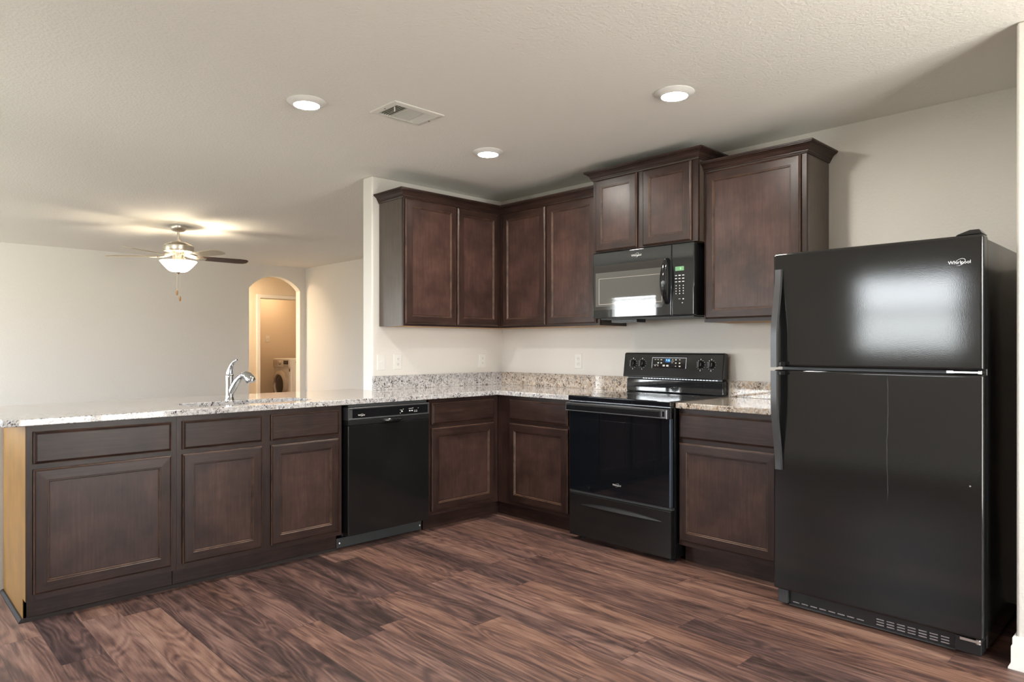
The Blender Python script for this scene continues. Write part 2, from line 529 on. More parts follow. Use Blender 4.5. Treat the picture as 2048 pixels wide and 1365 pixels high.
    def fill_holes(s, outer, holes, z0, z1):
        """Plate with holes in plan, z0 to z1."""
        edges = []
        for lp in [outer] + holes:
            v = [s.bm.verts.new((a, b_, z0)) for a, b_ in lp]
            for i in range(len(v)):
                edges.append(s.bm.edges.new((v[i], v[(i + 1) % len(v)])))
        r = bmesh.ops.triangle_fill(s.bm, use_beauty=True, use_dissolve=True, edges=edges)
        fs = [g for g in r['geom'] if isinstance(g, bmesh.types.BMFace)]
        ex = bmesh.ops.extrude_face_region(s.bm, geom=fs)
        bmesh.ops.translate(s.bm, verts=[g for g in ex['geom'] if isinstance(g, bmesh.types.BMVert)], vec=(0, 0, z1 - z0))
        return s

    def xform(s, mtx):
        bmesh.ops.transform(s.bm, matrix=mtx, verts=s.bm.verts)
        return s


ORG = {}


def finish(b, name, mats, parent=None, bevel=0.0, seg=2, smooth=None, label=None, shift=True):
    if parent is not None and shift and parent.name in ORG:
        bmesh.ops.translate(b.bm, verts=b.bm.verts, vec=-Vector(ORG[parent.name]))
    bmesh.ops.recalc_face_normals(b.bm, faces=b.bm.faces)
    me = bpy.data.meshes.new(name)
    b.bm.to_mesh(me); b.bm.free()
    o = bpy.data.objects.new(name, me)
    COL.objects.link(o)
    for mm in (mats if isinstance(mats, (list, tuple)) else [mats]):
        me.materials.append(M[mm])
    if parent is not None:
        o.parent = parent
        if parent.name in ORG: ORG[o.name] = ORG[parent.name]
    if bevel:
        md = o.modifiers.new('bevel', 'BEVEL'); md.width = bevel; md.segments = seg
        md.limit_method = 'ANGLE'; md.angle_limit = math.radians(40)
        me.polygons.foreach_set('use_smooth', [True] * len(me.polygons))
        md.harden_normals = True
    elif smooth is not None:
        me.polygons.foreach_set('use_smooth', [True] * len(me.polygons))
        me.set_sharp_from_angle(angle=math.radians(smooth))
    if label: o['label'] = label
    return o


def tag(o, label, cat, group=None, kind=None):
    o['label'] = label; o['category'] = cat
    if group: o['group'] = group
    if kind: o['kind'] = kind
    return o


def thing(name, label, cat, loc=(0, 0, 0), rot=0.0, org=(0, 0, 0), group=None):
    """Empty at the base of a thing. org: that base in the run coordinates its parts are modelled in."""
    o = bpy.data.objects.new(name, None); COL.objects.link(o)
    o.empty_display_size = 0.1
    o.location = loc; o.rotation_euler = (0, 0, rot)
    ORG[o.name] = org
    return tag(o, label, cat, group)


def thing_a(name, label, cat, x, y=0.0, z=0.0, group=None):        # run along the back wall: run coordinates are world coordinates
    return thing(name, label, cat, (x, y, z), 0.0, (x, y, z), group)


def thing_b(name, label, cat, x, y=0.0, z=0.0, group=None):        # run along the right wall: run x = -world y, run y = world x
    return thing(name, label, cat, (y, -x, z), -PI / 2, (x, y, z), group)


def struct(b, name, m, label, cat, bevel=0.0, smooth=None):
    return tag(finish(b, name, m, None, bevel, 2, smooth), label, cat, None, 'structure')


def lettering(text, size, name, m, parent, loc, rot, depth=0.0008, swoosh=False, align='CENTER', shear=0.0):
    """Raised lettering; loc in run coordinates; local text plane x-z facing -y."""
    cu = bpy.data.curves.new(name, 'FONT'); cu.body = text; cu.size = size; cu.extrude = depth
    cu.align_x = align; cu.align_y = 'CENTER'; cu.shear = shear
    cu.resolution_u = 3
    tmp = bpy.data.objects.new('tmp_text', cu); COL.objects.link(tmp)
    bpy.context.view_layer.update()
    me = bpy.data.meshes.new_from_object(tmp.evaluated_get(bpy.context.evaluated_depsgraph_get()))
    bpy.data.objects.remove(tmp); bpy.data.curves.remove(cu)
    b = B(); b.bm.from_mesh(me); bpy.data.meshes.remove(me)
    if swoosh:
        w = size * 1.05
        pts = []
        for k in range(29):
            a = math.radians(205) + math.radians(300) * k / 28
            pts.append(Vector((w * math.cos(a) * 1.0 + size * 0.1, size * 0.62 * math.sin(a), 0)))
        pts = [Matrix.Rotation(math.radians(28), 3, 'Z') @ p for p in pts]
        for i in range(28):
            t0 = size * 0.03 * math.sin(PI * (i + 0.02) / 28.05) + size * 0.005
            t1 = size * 0.03 * math.sin(PI * (i + 1) / 28.05) + size * 0.005
            p0, p1 = pts[i], pts[i + 1]
            d = (p1 - p0).normalized(); nn = Vector((-d.y, d.x, 0))
            q = [p0 - nn * t0, p1 - nn * t1, p1 + nn * t1, p0 + nn * t0]
            b.hexa([(v.x, v.y, -depth) for v in q] + [(v.x, v.y, depth) for v in q])
    b.xform(Matrix.Translation(loc) @ Matrix.Rotation(rot, 4, 'X') @ Matrix.Rotation(PI / 2, 4, 'X'))
    return finish(b, name, m, parent)


def boxes(name, m, parent, lst, fix=None):
    for q in lst:
        b = B(); b.box(*q)
        if fix: fix(b)
        finish(b, name, m, parent)


def rrect(x0, x1, y0, y1, r, seg=6):
    out = []
    for cx, cy, a0 in ((x1 - r, y1 - r, 0), (x0 + r, y1 - r, 90), (x0 + r, y0 + r, 180), (x1 - r, y0 + r, 270)):
        for k in range(seg + 1):
            a = math.radians(a0 + 90 * k / seg)
            out.append((cx + r * math.cos(a), cy + r * math.sin(a)))
    return out


# ================================================================== the setting
b = B(); b.box(-5.4, 3.2, -6.1, 8.3, -0.08, 0.0)
struct(b, 'floor', 'floor', 'brown wood plank vinyl floor running under kitchen and living room', 'floor')
b = B(); b.box(-5.4, 3.2, -6.1, 8.3, H, H + 0.1)
struct(b, 'ceiling', 'ceiling', 'beige textured ceiling over kitchen and living room', 'ceiling')


def wall_holes(a0, a1, t0, t1, holes, axis):
    """Wall along one axis (a0..a1), thickness t0..t1, rectangular holes (a, a, z, z)."""
    b = B()
    def bx(p, q, z0, z1):
        if q - p < 1e-6 or z1 - z0 < 1e-6: return
        if axis == 'x': b.box(p, q, t0, t1, z0, z1)
        else: b.box(t0, t1, p, q, z0, z1)
    cur = a0
    for h0, h1, z0, z1 in sorted(holes):
        bx(cur, h0, 0, H); bx(h0, h1, 0, z0); bx(h0, h1, z1, H); cur = h1
    bx(cur, a1, 0, H)
    return b


b = B(); b.box(-1.287, 1.30, 0.0, 0.125, 0, H)
struct(b, 'wall_back', 'wall', 'short beige wall behind the left hand cabinets, ending above the counter', 'wall', bevel=0.012)
b = B(); b.box(0.0, 0.12, FY - 0.1, 0.0, 0, H)
struct(b, 'wall_right', 'wall', 'beige wall behind the stove and the refrigerator', 'wall')
b = B(); b.box(-0.796, 0.0, -3.845, -3.718, 0, H)
struct(b, 'wall_stub', 'wall', 'narrow wall end at the right edge beside the refrigerator', 'wall', bevel=0.012)
b = B(); b.box(-3.468, -1.287, 0.0, 0.118, 0, 0.882)
struct(b, 'wall_knee', 'wall', 'low painted wall behind the peninsula cabinets', 'wall')
b = wall_holes(FY - 0.1, 6.0, LX - 0.12, LX, [WIN_D, WIN_FILL, WIN_L, WIN_L2], 'y')
struct(b, 'wall_left', 'wall', 'left wall with windows, behind the camera side', 'wall')
b = wall_holes(LX - 0.12, 0.12, FY - 0.12, FY, [PATIO], 'x')
struct(b, 'wall_front', 'wall', 'wall with the patio door behind the camera', 'wall')
b = B(); b.box(1.169, 1.29, 0.125, 5.778, 0, H)
struct(b, 'wall_living_right', 'wall', 'pale right hand wall of the living room beside the arch', 'wall')

# far wall with its arched opening
AX0, AX1, SPR, TOP = 0.264, 1.076, 2.105, 2.307
ac = (AX0 + AX1) / 2; hw = (AX1 - AX0) / 2; rise = TOP - SPR
AR = (hw * hw + rise * rise) / (2 * rise); azc = TOP - AR
a_end = math.asin(hw / AR)
arc = [(ac + AR * math.sin(-a_end + 2 * a_end * k / 24), azc + AR * math.cos(-a_end + 2 * a_end * k / 24)) for k in range(25)]
Y0, Y1 = 5.778, 5.912
b = B()
b.box(LX, AX0, Y0, Y1, 0, H)
b.box(AX1, 2.70, Y0, Y1, 0, H)
for i in range(24):
    (xa, za), (xb, zb) = arc[i], arc[i + 1]
    b.hexa([(xa, Y0, za), (xb, Y0, zb), (xb, Y1, zb), (xa, Y1, za), (xa, Y0, H), (xb, Y0, H), (xb, Y1, H), (xa, Y1, H)])
struct(b, 'wall_far', 'wall', 'far beige living room wall with the arched opening', 'wall')

# hall and laundry beyond the arch
HY = 6.85
b = wall_holes(-0.5, 3.1, HY, HY + 0.12, [(0.904, 1.72, 0.0, 2.045)], 'x')
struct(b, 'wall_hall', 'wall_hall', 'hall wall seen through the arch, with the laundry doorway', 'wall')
b = B(); b.box(-0.6, -0.5, Y1, HY + 0.12, 0, H); b.box(2.6, 2.7, Y1, HY, 0, H)
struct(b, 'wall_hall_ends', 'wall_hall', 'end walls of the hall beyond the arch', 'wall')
b = B(); b.box(0.3, 3.1, 8.0, 8.1, 0, H); b.box(0.3, 0.4, HY + 0.12, 8.0, 0, H); b.box(3.0, 3.1, HY + 0.12, 8.0, 0, H)
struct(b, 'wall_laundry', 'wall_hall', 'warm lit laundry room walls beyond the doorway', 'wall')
b = B()
for q in ((0.845, 0.904, 0, 2.105), (1.72, 1.779, 0, 2.105), (0.904, 1.72, 2.045, 2.105)):
    b.box(q[0], q[1], HY - 0.018, HY, q[2], q[3])
b.box(0.897, 0.904, HY - 0.0, HY + 0.12, 0, 2.045); b.box(0.904, 1.72, HY, HY + 0.12, 2.038, 2.045)
struct(b, 'trim_1', 'trim', 'white casing around the laundry doorway', 'door casing', bevel=0.004)

# baseboards
BB = [(0, 0), (0.022, 0), (0.022, 0.006), (0.014, 0.022), (0.014, 0.085), (0.010, 0.092), (0.010, 0.118), (0.006, 0.125), (0, 0.125)]
b2 = B(); b2.sweep([(0.0, -3.718), (-0.796, -3.718), (-0.796, -3.845), (0.0, -3.845)], BB)
struct(b2, 'baseboard_stub', 'trim', 'white baseboard wrapped around the wall end beside the refrigerator', 'baseboard', smooth=30)
b = B(); b.sweep([(-3.468, 0.118), (-3.468, -0.0)], BB)
struct(b, 'baseboard_knee', 'trim', 'white baseboard on the end of the low wall behind the peninsula', 'baseboard', smooth=30)
b = B(); b.sweep([(LX, -5.9), (LX, 5.778), (AX0, 5.778)], BB)
struct(b, 'baseboard_living', 'trim', 'white baseboard along left and far walls', 'baseboard', smooth=30)
SH = [(0, 0), (0.016, 0), (0.0155, 0.006), (0.0115, 0.0115), (0.006, 0.0155), (0, 0.016)]
b = B(); b.sweep([(-3.445, -0.02), (-3.445, -0.545), (-1.888, -0.545)], SH)
struct(b, 'trim_2', 'trim_dark', 'dark shoe moulding along the foot of the peninsula', 'shoe moulding', smooth=30)


def window(n, y0, y1, z0, z1, label, rails, blind):
    """Window in the left wall."""
    b = B(); f = 0.045
    x0, x1 = LX - 0.10, LX - 0.03
    b.box(x0, x1, y0, y0 + f, z0, z1); b.box(x0, x1, y1 - f, y1, z0, z1)
    b.box(x0, x1, y0 + f, y1 - f, z0, z0 + f); b.box(x0, x1, y0 + f, y1 - f, z1 - f, z1)
    for r in rails: b.box(x0 + 0.01, x1 - 0.005, y0 + f, y1 - f, r - 0.02, r + 0.02)
    w = struct(b, 'window_%d' % n, 'trim', label, 'window')
    b = B(); b.box(LX - 0.068, LX - 0.062, y0 + f, y1 - f, z0 + f, z1 - f)
    finish(b, 'pane', 'pane', w)
    b = B(); b.box(LX - 0.09, LX + 0.05, y0 - 0.05, y1 + 0.05, z0 - 0.03, z0)
    finish(b, 'window_sill', 'trim', w)
    if blind:
        b = B(); b.box(LX - 0.02, LX + 0.03, y0 + 0.01, y1 - 0.01, z1 - 0.10, z1)
        for k in range(3):
            zz = z1 - 0.13 - k * 0.012
            b.box(LX - 0.02, LX + 0.02, y0 + 0.015, y1 - 0.015, zz, zz + 0.003)
        b.box(LX + 0.0, LX + 0.003, y0 + 0.22, y0 + 0.223, z0 + 0.1, z1 - 0.1)
        finish(b, 'blind', 'blind', w)


window(1, *WIN_D, 'dining window in the left wall', [1.58], False)
window(2, *WIN_L, 'living room window with its blind drawn up', [1.38], True)
window(3, *WIN_L2, 'unseen second living room window, enlarged for daylight', [1.38], True)
window(4, *WIN_FILL, 'unseen window added between dining area and living room for more light', [1.38], False)
px0, px1, pz0, pz1 = PATIO
b = B(); f = 0.06
b.box(px0, px0 + f, FY - 0.10, FY - 0.02, pz0, pz1); b.box(px1 - f, px1, FY - 0.10, FY - 0.02, pz0, pz1)
b.box(px0 + f, px1 - f, FY - 0.10, FY - 0.02, pz0, pz0 + f); b.box(px0 + f, px1 - f, FY - 0.10, FY - 0.02, pz1 - f, pz1)
pm = (px0 + px1) / 2
b.box(pm - 0.04, pm + 0.04, FY - 0.09, FY - 0.03, pz0 + f, pz1 - f)
d = struct(b, 'door_1', 'trim', 'sliding glass patio door in the wall behind the camera', 'patio door')
b = B(); b.box(px0 + f, px1 - f, FY - 0.063, FY - 0.057, pz0 + f, pz1 - f)
finish(b, 'pane', 'pane', d)
b = B(); b.box(pm + 0.05, pm + 0.075, FY - 0.02, FY + 0.02, 0.95, 1.15)
finish(b, 'door_handle', 'steel', d)

b = B(); b.box(-4.2, 1.2, -8.6, FY - 0.13, 2.45, 2.60)  # unseen slab added to keep sky light off the patio door
struct(b, 'ceiling_sky_blocker', 'trim', 'unseen slab added outside the sliding door to block sky light', 'light blocker')

# ================================================================== cabinets
vh = lambda j: 1 if j % 2 == 0 else 0          # rails (0, 2) level grain, stiles (1, 3) upright grain


def cab_door(t, x0, x1, z0, z1, y):
    b = B()
    b.front(x0, x1, z0, z1, y, [(0, 0), (0, 0.011), (0.003, 0.0145), (0.009, 0.0185), (0.050, 0.0195), (0.0525, 0.0165), (0.0565, 0.0165), (0.060, 0.0105), (0.064, 0.0105)],
            [vh, 2, vh, vh, 2, vh, 2, vh], fill=False)
    d = finish(b, 'door', ['wood_v', 'wood_h', 'wood_worn'], t)
    b = B(); b.box(x0 + 0.060, x1 - 0.060, y - 0.0104, y - 0.004, z0 + 0.060, z1 - 0.060)
    finish(b, 'door_panel', 'wood_panel', d)
    return d


def drawer_front(t, x0, x1, z0, z1, y):
    b = B()
    b.front(x0, x1, z0, z1, y, [(0, 0), (0, 0.011), (0.003, 0.0135), (0.010, 0.0185), (0.013, 0.0195)], [vh, 2, vh, 1], True, 1)
    return finish(b, 'drawer_front', ['wood_v', 'wood_h', 'wood_worn'], t)


def carcass(t, x0, x1, yb, yf, z0, z1, left='end_panel', right='end_panel', bottom='raw_wood', top=False, notch=False):
    th = 0.016
    b = B()
    b.box(x0, x0 + th, yf, yb, z0, z1); b.box(x1 - th, x1, yf, yb, z0, z1)
    b.box(x0 + th, x1 - th, yb - 0.008, yb, z0, z1)
    if top: b.box(x0 + th, x1 - th, yf, yb - 0.008, z1 - th, z1)
    finish(b, 'body', 'end_panel', t)
    b = B(); b.box(x0 + th, x1 - th, yf, yb - 0.008, z0, z0 + th)
    finish(b, 'bottom_panel', bottom, t)


def face_frame(t, x0, x1, z0, z1, y, cols, zsplit):
    """Frame around openings: cols are opening (x0, x1); zsplit the levels (lo, hi) of the openings."""
    b = B(); d = 0.019
    cur = x0
    b.mi = 0
    for c0, c1 in cols:
        b.box(cur, c0, y, y + d, z0, z1); cur = c1
    b.box(cur, x1, y, y + d, z0, z1)
    b.mi = 1
    for c0, c1 in cols:
        zz = z0
        for lo, hi in zsplit:
            b.box(c0, c1, y, y + d, zz, lo); zz = hi
        b.box(c0, c1, y, y + d, zz, z1)
    return finish(b, 'face_frame', ['wood_v', 'wood_h'], t)


def base_cabinet(maker, label, x0, x1, bays, ends=None, group=None, x_body=None, toe=None):
    t = maker('base_cabinet', label, 'kitchen cabinet', (x0 + x1) / 2, -0.30, 0.0)
    xb0, xb1 = x_body or (x0, x1)
    carcass(t, xb0 + 0.001, xb1 - 0.001, -0.012, -0.591, 0.105, 0.880)
    face_frame(t, x0, x1, 0.105, 0.880, -0.610, [(a + 0.012, c - 0.012) for a, c in bays], [(0.150, 0.672), (0.716, 0.840)])
    tk0, tk1 = toe or (x0, x1)
    b = B(); b.box(tk0 + 0.001, tk1 - 0.001, -0.545, -0.532, 0, 0.105)
    finish(b, 'toe_kick', 'wood_h', t)
    for a, c in bays:
        drawer_front(t, a, c, 0.710, 0.853, -0.610)
        cab_door(t, a, c, 0.132, 0.686, -0.610)
    return t


t = base_cabinet(thing_a, 'wide base cabinet with one drawer at the open left end of the peninsula', -3.443, -2.818, [(-3.416, -2.845)], x_body=(-3.430, -2.818))
b = B()
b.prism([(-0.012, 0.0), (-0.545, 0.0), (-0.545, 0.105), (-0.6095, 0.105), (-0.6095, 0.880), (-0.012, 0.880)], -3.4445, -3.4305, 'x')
finish(b, 'end_panel', 'gold_lit_panel', t, label='end panel with golden reflected light in its colour')
base_cabinet(thing_a, 'sink base cabinet with two doors, below the chrome faucet', -2.817, -1.887, [(-2.792, -2.379), (-2.328, -1.911)])
t = base_cabinet(thing_a, 'base cabinet with a scuffed door right of the dishwasher at the inner corner', -1.240, -0.612, [(-1.222, -0.660)], x_body=(-1.24, -0.612), toe=(-1.24, -0.535))
t = base_cabinet(thing_b, 'base cabinet left of the stove, beside the inner corner', 0.612, 1.347, [(0.742, 1.295)], x_body=(0.64, 1.347), toe=(0.547, 1.347))
base_cabinet(thing_b, 'base cabinet between the stove and the refrigerator', 2.124, 2.760, [(2.131, 2.705)])

# wall cabinets
CR = [(-0.002, 0), (0.007, 0), (0.009, 0.008), (0.013, 0.010), (0.013, 0.015), (0.017, 0.020), (0.024, 0.034), (0.036, 0.044), (0.044, 0.047), (0.044, 0.051), (0.050, 0.052), (0.050, 0.062), (-0.002, 0.062)]


def crown(t, path, z, first=None, last=None):
    b = B(); b.sweep(path, [(o, z + h) for o, h in CR], first, last)
    return finish(b, 'crown_molding', 'wood_h', t)


ZB, ZT = 1.377, 2.286


def wall_cabinet(maker, label, x0, x1, depth, z0, z1, doors, dz, x_body=None):
    t = maker('wall_cabinet', label, 'kitchen cabinet', (x0 + x1) / 2, 0.0, z0)
    xb0, xb1 = x_body or (x0, x1)
    carcass(t, xb0, xb1, -0.003, -depth + 0.019, z0, z1, top=True)
    face_frame(t, x0, x1, z0, z1, -depth, [(a + 0.012, c - 0.012) for a, c in doors], [(dz[0] + 0.015, dz[1] - 0.015)])
    for a, c in doors: cab_door(t, a, c, dz[0], dz[1], -depth)
    return t


t = wall_cabinet(thing_a, 'two door wall cabinet on the short back wall over the outlets', -1.227, -0.306, 0.305, ZB, ZT, [(-1.217, -0.760), (-0.748, -0.334)], (1.393, 2.267), x_body=(-1.227, -0.003))
crown(t, [(-1.227, -0.003), (-1.227, -0.305), (-0.305, -0.305)], 2.272, None, (0, -1))
t = wall_cabinet(thing_b, 'two door wall cabinet between the corner and the microwave', 0.306, 1.3085, 0.305, ZB, ZT, [(0.350, 0.805), (0.824, 1.284)], (1.393, 2.267), x_body=(0.33, 1.3085))
crown(t, [(0.305, -0.305), (1.3085, -0.305)], 2.272, (0, 1), None)
t = wall_cabinet(thing_b, 'short raised two door wall cabinet above the microwave', 1.3095, 2.1055, 0.375, 1.862, 2.362, [(1.337, 1.672), (1.718, 2.066)], (1.868, 2.347))
crown(t, [(1.3095, -0.003), (1.3095, -0.375), (2.1055, -0.375), (2.1055, -0.003)], 2.350)
t = wall_cabinet(thing_b, 'single door wall cabinet right of the microwave, next to the refrigerator top', 2.107, 2.718, 0.305, ZB, ZT, [(2.119, 2.690)], (1.397, 2.270))
crown(t, [(2.107, -0.305), (2.718, -0.305), (2.718, -0.003)], 2.272)

# ================================================================== worktops
CT, CB = 0.914, 0.882
b = B()
SX0, SX1, SY0, SY1 = -2.715, -2.015, -0.535, -0.243
outer = [(-3.53, -0.645), (-0.645, -0.645), (-0.645, -1.352), (-0.002, -1.352), (-0.002, -0.002), (-1.2885, -0.002), (-1.2885, 0.27), (-3.53, 0.27)]
b.fill_holes(outer, [rrect(SX0, SX1, SY0, SY1, 0.075)], CB, CT)
ct = tag(finish(b, 'countertop', 'granite', None, 0.004, 2), 'L shaped speckled granite countertop with the sink cut into it', 'countertop')
b = B(); b.box(-1.285, -0.002, -0.021, -0.001, CT, 1.017)
tag(finish(b, 'backsplash', 'granite', None, 0.002), 'granite backsplash strip along the short back wall under the three wall plates', 'backsplash')
b = B(); b.box(-0.021, -0.001, -1.350, -0.0215, CT, 1.017)
tag(finish(b, 'backsplash', 'granite_lamplit', None, 0.002), 'granite backsplash strip on the right wall from the corner to the stove', 'backsplash')
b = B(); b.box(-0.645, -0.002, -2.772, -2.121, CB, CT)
ct2 = tag(finish(b, 'countertop', 'granite_lamplit', None, 0.004, 2), 'small granite countertop between the stove and the refrigerator', 'countertop')
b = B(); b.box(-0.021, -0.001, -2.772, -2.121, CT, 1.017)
tag(finish(b, 'backsplash', 'granite_lamplit', None, 0.002), 'short granite backsplash strip between the stove and the refrigerator', 'backsplash')

# sink
t = thing_a('sink', 'undermount stainless sink bowl set into the granite peninsula', 'sink', (SX0 + SX1) / 2, (SY0 + SY1) / 2, 0.70)
b = B()
rings = []
for ins, z, r in ((-0.012, 0.8815, 0.085), (0.004, 0.8815, 0.072), (0.006, 0.876, 0.07), (0.014, 0.73, 0.07), (0.03, 0.708, 0.07), (0.06, 0.702, 0.07)):
    rings.append([(p[0], p[1], z) for p in rrect(SX0 + ins, SX1 - ins, SY0 + ins, SY1 - ins, r)])
b.loops(rings, True, False, True)
finish(b, 'basin', 'steel', t, smooth=50)
b = B(); b.lathe([(0.045, 0.0), (0.045, 0.003), (0.03, 0.003), (0.026, 0.001), (0.0, 0.001)], ((SX0 + SX1) / 2, (SY0 + SY1) / 2, 0.7025))
finish(b, 'drain', 'chrome', t, smooth=40)

# faucet
fx, fy = -2.387, -0.198
t = thing_a('faucet', 'chrome single lever kitchen faucet standing behind the sink', 'faucet', fx, fy, CT)
b = B(); b.lathe([(0.028, 0), (0.028, 0.004), (0.0245, 0.010), (0.0235, 0.03), (0.0235, 0.10), (0.0245, 0.135), (0.0245, 0.142), (0.022, 0.152), (0.015, 0.162), (0.0, 0.165)], (fx, fy, CT))
finish(b, 'body', 'chrome', t, smooth=50)
b = B()
b.tube([(fx, fy, CT + 0.138), (fx, fy + 0.002, CT + 0.16), (fx + 0.002, fy - 0.002, CT + 0.185), (fx + 0.004, fy - 0.014, CT + 0.208), (fx + 0.008, fy - 0.034, CT + 0.226), (fx + 0.014, fy - 0.060, CT + 0.238), (fx + 0.016, fy - 0.066, CT + 0.240)],
       [0.0225, 0.0215, 0.0165, 0.0115, 0.0085, 0.0065, 0.004], 16)
finish(b, 'lever_handle', 'chrome', t, smooth=50)
b = B()
b.tube([(fx, fy - 0.006, CT + 0.045), (fx, fy - 0.028, CT + 0.075), (fx, fy - 0.052, CT + 0.108), (fx, fy - 0.077, CT + 0.134), (fx, fy - 0.102, CT + 0.148), (fx, fy - 0.120, CT + 0.150)],
       [0.020, 0.020, 0.0195, 0.0185, 0.018, 0.018], 16)
b.xform(Matrix.Translation((fx, fy, 0)) @ Matrix.Rotation(math.radians(22), 4, 'Z') @ Matrix.Translation((-fx, -fy, 0)))
sp = finish(b, 'spout', 'chrome', t, smooth=50)
b = B()
b.tube([(fx, fy - 0.108, CT + 0.151), (fx, fy - 0.122, CT + 0.151), (fx, fy - 0.142, CT + 0.143), (fx, fy - 0.158, CT + 0.128), (fx, fy - 0.166, CT + 0.115), (fx, fy - 0.168, CT + 0.110)],
       [0.0185, 0.023, 0.026, 0.028, 0.0285, 0.024], 18)
b.xform(Matrix.Translation((fx, fy, 0)) @ Matrix.Rotation(math.radians(22), 4, 'Z') @ Matrix.Translation((-fx, -fy, 0)))
finish(b, 'spray_head', 'chrome', sp, smooth=50)

# ================================================================== outlets and switches
def plate(maker, x, z, kind, label, y=0.0, grp=None, w=0.072):
    t = maker('wall_outlet' if kind == 'o' else 'light_switch', label, 'outlet' if kind == 'o' else 'switch', x, y, z - 0.058, grp)
    b = B(); b.front(x - w / 2, x + w / 2, z - 0.058, z + 0.058, y, [(0, 0.0002), (0, 0.003), (0.004, 0.0055)], [0, 0])
    finish(b, 'cover_plate', 'plate', t)
    if kind == 'o':
        for s in (-1, 1):
            b = B(); b.lathe([(0.0165, 0), (0.0165, -0.0035), (0.0155, -0.0042)], (x, y - 0.0045, z + s * 0.0195), 'y', 20)
            r = finish(b, 'socket', 'plate', t)
            b = B()
            for q in (-0.0065, 0.0045): b.box(x + q, x + q + 0.002, y - 0.0090, y - 0.0086, z + s * 0.0195 - 0.002, z + s * 0.0195 + 0.006)
            b.cyl((x, y - 0.0086, z + s * 0.0195 - 0.008), 0.0024, -0.0005, 'y', 10)
            finish(b, 'slots', 'slot', r)
    elif kind == 's':
        b = B(); b.box(x - 0.006, x + 0.006, y - 0.007, y - 0.005, z - 0.012, z + 0.012)
        b.hexa([(x - 0.004, y - 0.016, z + 0.004), (x + 0.004, y - 0.016, z + 0.004), (x + 0.004, y - 0.006, z - 0.004), (x - 0.004, y - 0.006, z - 0.004),
                (x - 0.004, y - 0.015, z + 0.009), (x + 0.004, y - 0.015, z + 0.009), (x + 0.004, y - 0.006, z + 0.006), (x - 0.004, y - 0.006, z + 0.006)])
        finish(b, 'toggle', 'plate', t)
    return t


plate(thing_a, -1.210, 1.117, 's', 'white toggle switch at the free end of the short back wall')
plate(thing_a, -1.066, 1.119, 'o', 'white outlet next to the toggle switch on the short back wall')
plate(thing_a, -0.225, 1.115, 'o', 'white outlet on the back wall close to the inner corner')
plate(thing_b, 0.857, 1.120, 'o', 'white outlet on the right wall, left of the stove')
plate(thing_a, 1.555, 1.375, 's', 'light switch on the laundry wall seen through the arch', 8.0)

# ================================================================== dishwasher
t = thing_a('dishwasher', 'black built in dishwasher under the granite peninsula', 'dishwasher', -1.5665, -0.30, 0.0)
x0, x1 = -1.867, -1.266
b = B(); b.box(x0 + 0.012, x1 - 0.012, -0.585, -0.03, 0.10, 0.865)
finish(b, 'tub', 'black_plastic', t)
b = B(); b.box(x0, x1, -0.650, -0.585, 0.095, 0.757)
dd = finish(b, 'door', 'black_satin', t, 0.005)
b = B()
b.hexa([(x0, -0.650, 0.758), (x1, -0.650, 0.758), (x1, -0.585, 0.758), (x0, -0.585, 0.758), (x0, -0.654, 0.786), (x1, -0.654, 0.786), (x1, -0.585, 0.786), (x0, -0.585, 0.786)])
finish(b, 'door_lip', 'black_plastic', dd, 0.002)
b = B(); b.front(x0, x1, 0.788, 0.864, -0.585, [(0, 0), (0, 0.066), (0.003, 0.069), (0.008, 0.069), (0.011, 0.066)], [0, 0, 0, 0])
cp = finish(b, 'control_panel', 'grey_plastic', t)
b = B(); b.box(x0 + 0.030, x1 - 0.012, -0.6525, -0.648, 0.800, 0.853)
finish(b, 'panel_inset', 'black_gloss', cp)
b = B(); b.tube([(-1.640, -0.652, 0.776), (-1.600, -0.668, 0.774), (-1.54, -0.669, 0.773), (-1.505, -0.664, 0.776), (-1.478, -0.652, 0.772)], [0.004, 0.013, 0.014, 0.012, 0.004], 12)
finish(b, 'handle', 'black_gloss', dd, smooth=50)
lettering('Whirlpool', 0.0112, 'emblem', 'white_print', cp, (-1.776, -0.6530, 0.816), 0, swoosh=True)
boxes('button_mark', 'white_print', cp, [(bx, bx + bw, -0.6532, -0.6522, bz - bh / 2, bz + bh / 2) for (bx, bz, bw, bh) in ((-1.497, 0.829, 0.018, 0.002), (-1.474, 0.833, 0.004, 0.004), (-1.487, 0.820, 0.012, 0.007), (-1.497, 0.810, 0.006, 0.004),
                         (-1.428, 0.834, 0.006, 0.003), (-1.418, 0.834, 0.006, 0.003), (-1.408, 0.834, 0.006, 0.003), (-1.398, 0.836, 0.003, 0.006),
                         (-1.426, 0.820, 0.010, 0.007), (-1.408, 0.820, 0.010, 0.007), (-1.388, 0.820, 0.012, 0.002), (-1.388, 0.812, 0.012, 0.002), (-1.372, 0.820, 0.010, 0.002), (-1.372, 0.812, 0.010, 0.002), (-1.358, 0.834, 0.006, 0.002))])
b = B(); b.box(-1.884, -1.250, -0.545, -0.530, 0.006, 0.066)
tp = finish(b, 'toe_panel', 'grey_metal', t, 0.002)
for sx in (-1.862, -1.262):
    b = B(); b.lathe([(0.007, 0), (0.0065, -0.003), (0.003, -0.0045), (0, -0.005)], (sx, -0.5451, 0.034), 'y', 12)
    finish(b, 'screw', 'steel', tp, smooth=40)
for sx in (-1.82, -1.31):
    b = B(); b.cyl((sx, -0.50, 0), 0.016, 0.10)
    finish(b, 'leg', 'black_plastic', t, smooth=40)
b = B(); b.box(x0 + 0.01, x1 - 0.01, -0.635, -0.55, 0.867, 0.880)
finish(b, 'top_trim', 'grey_metal', t)

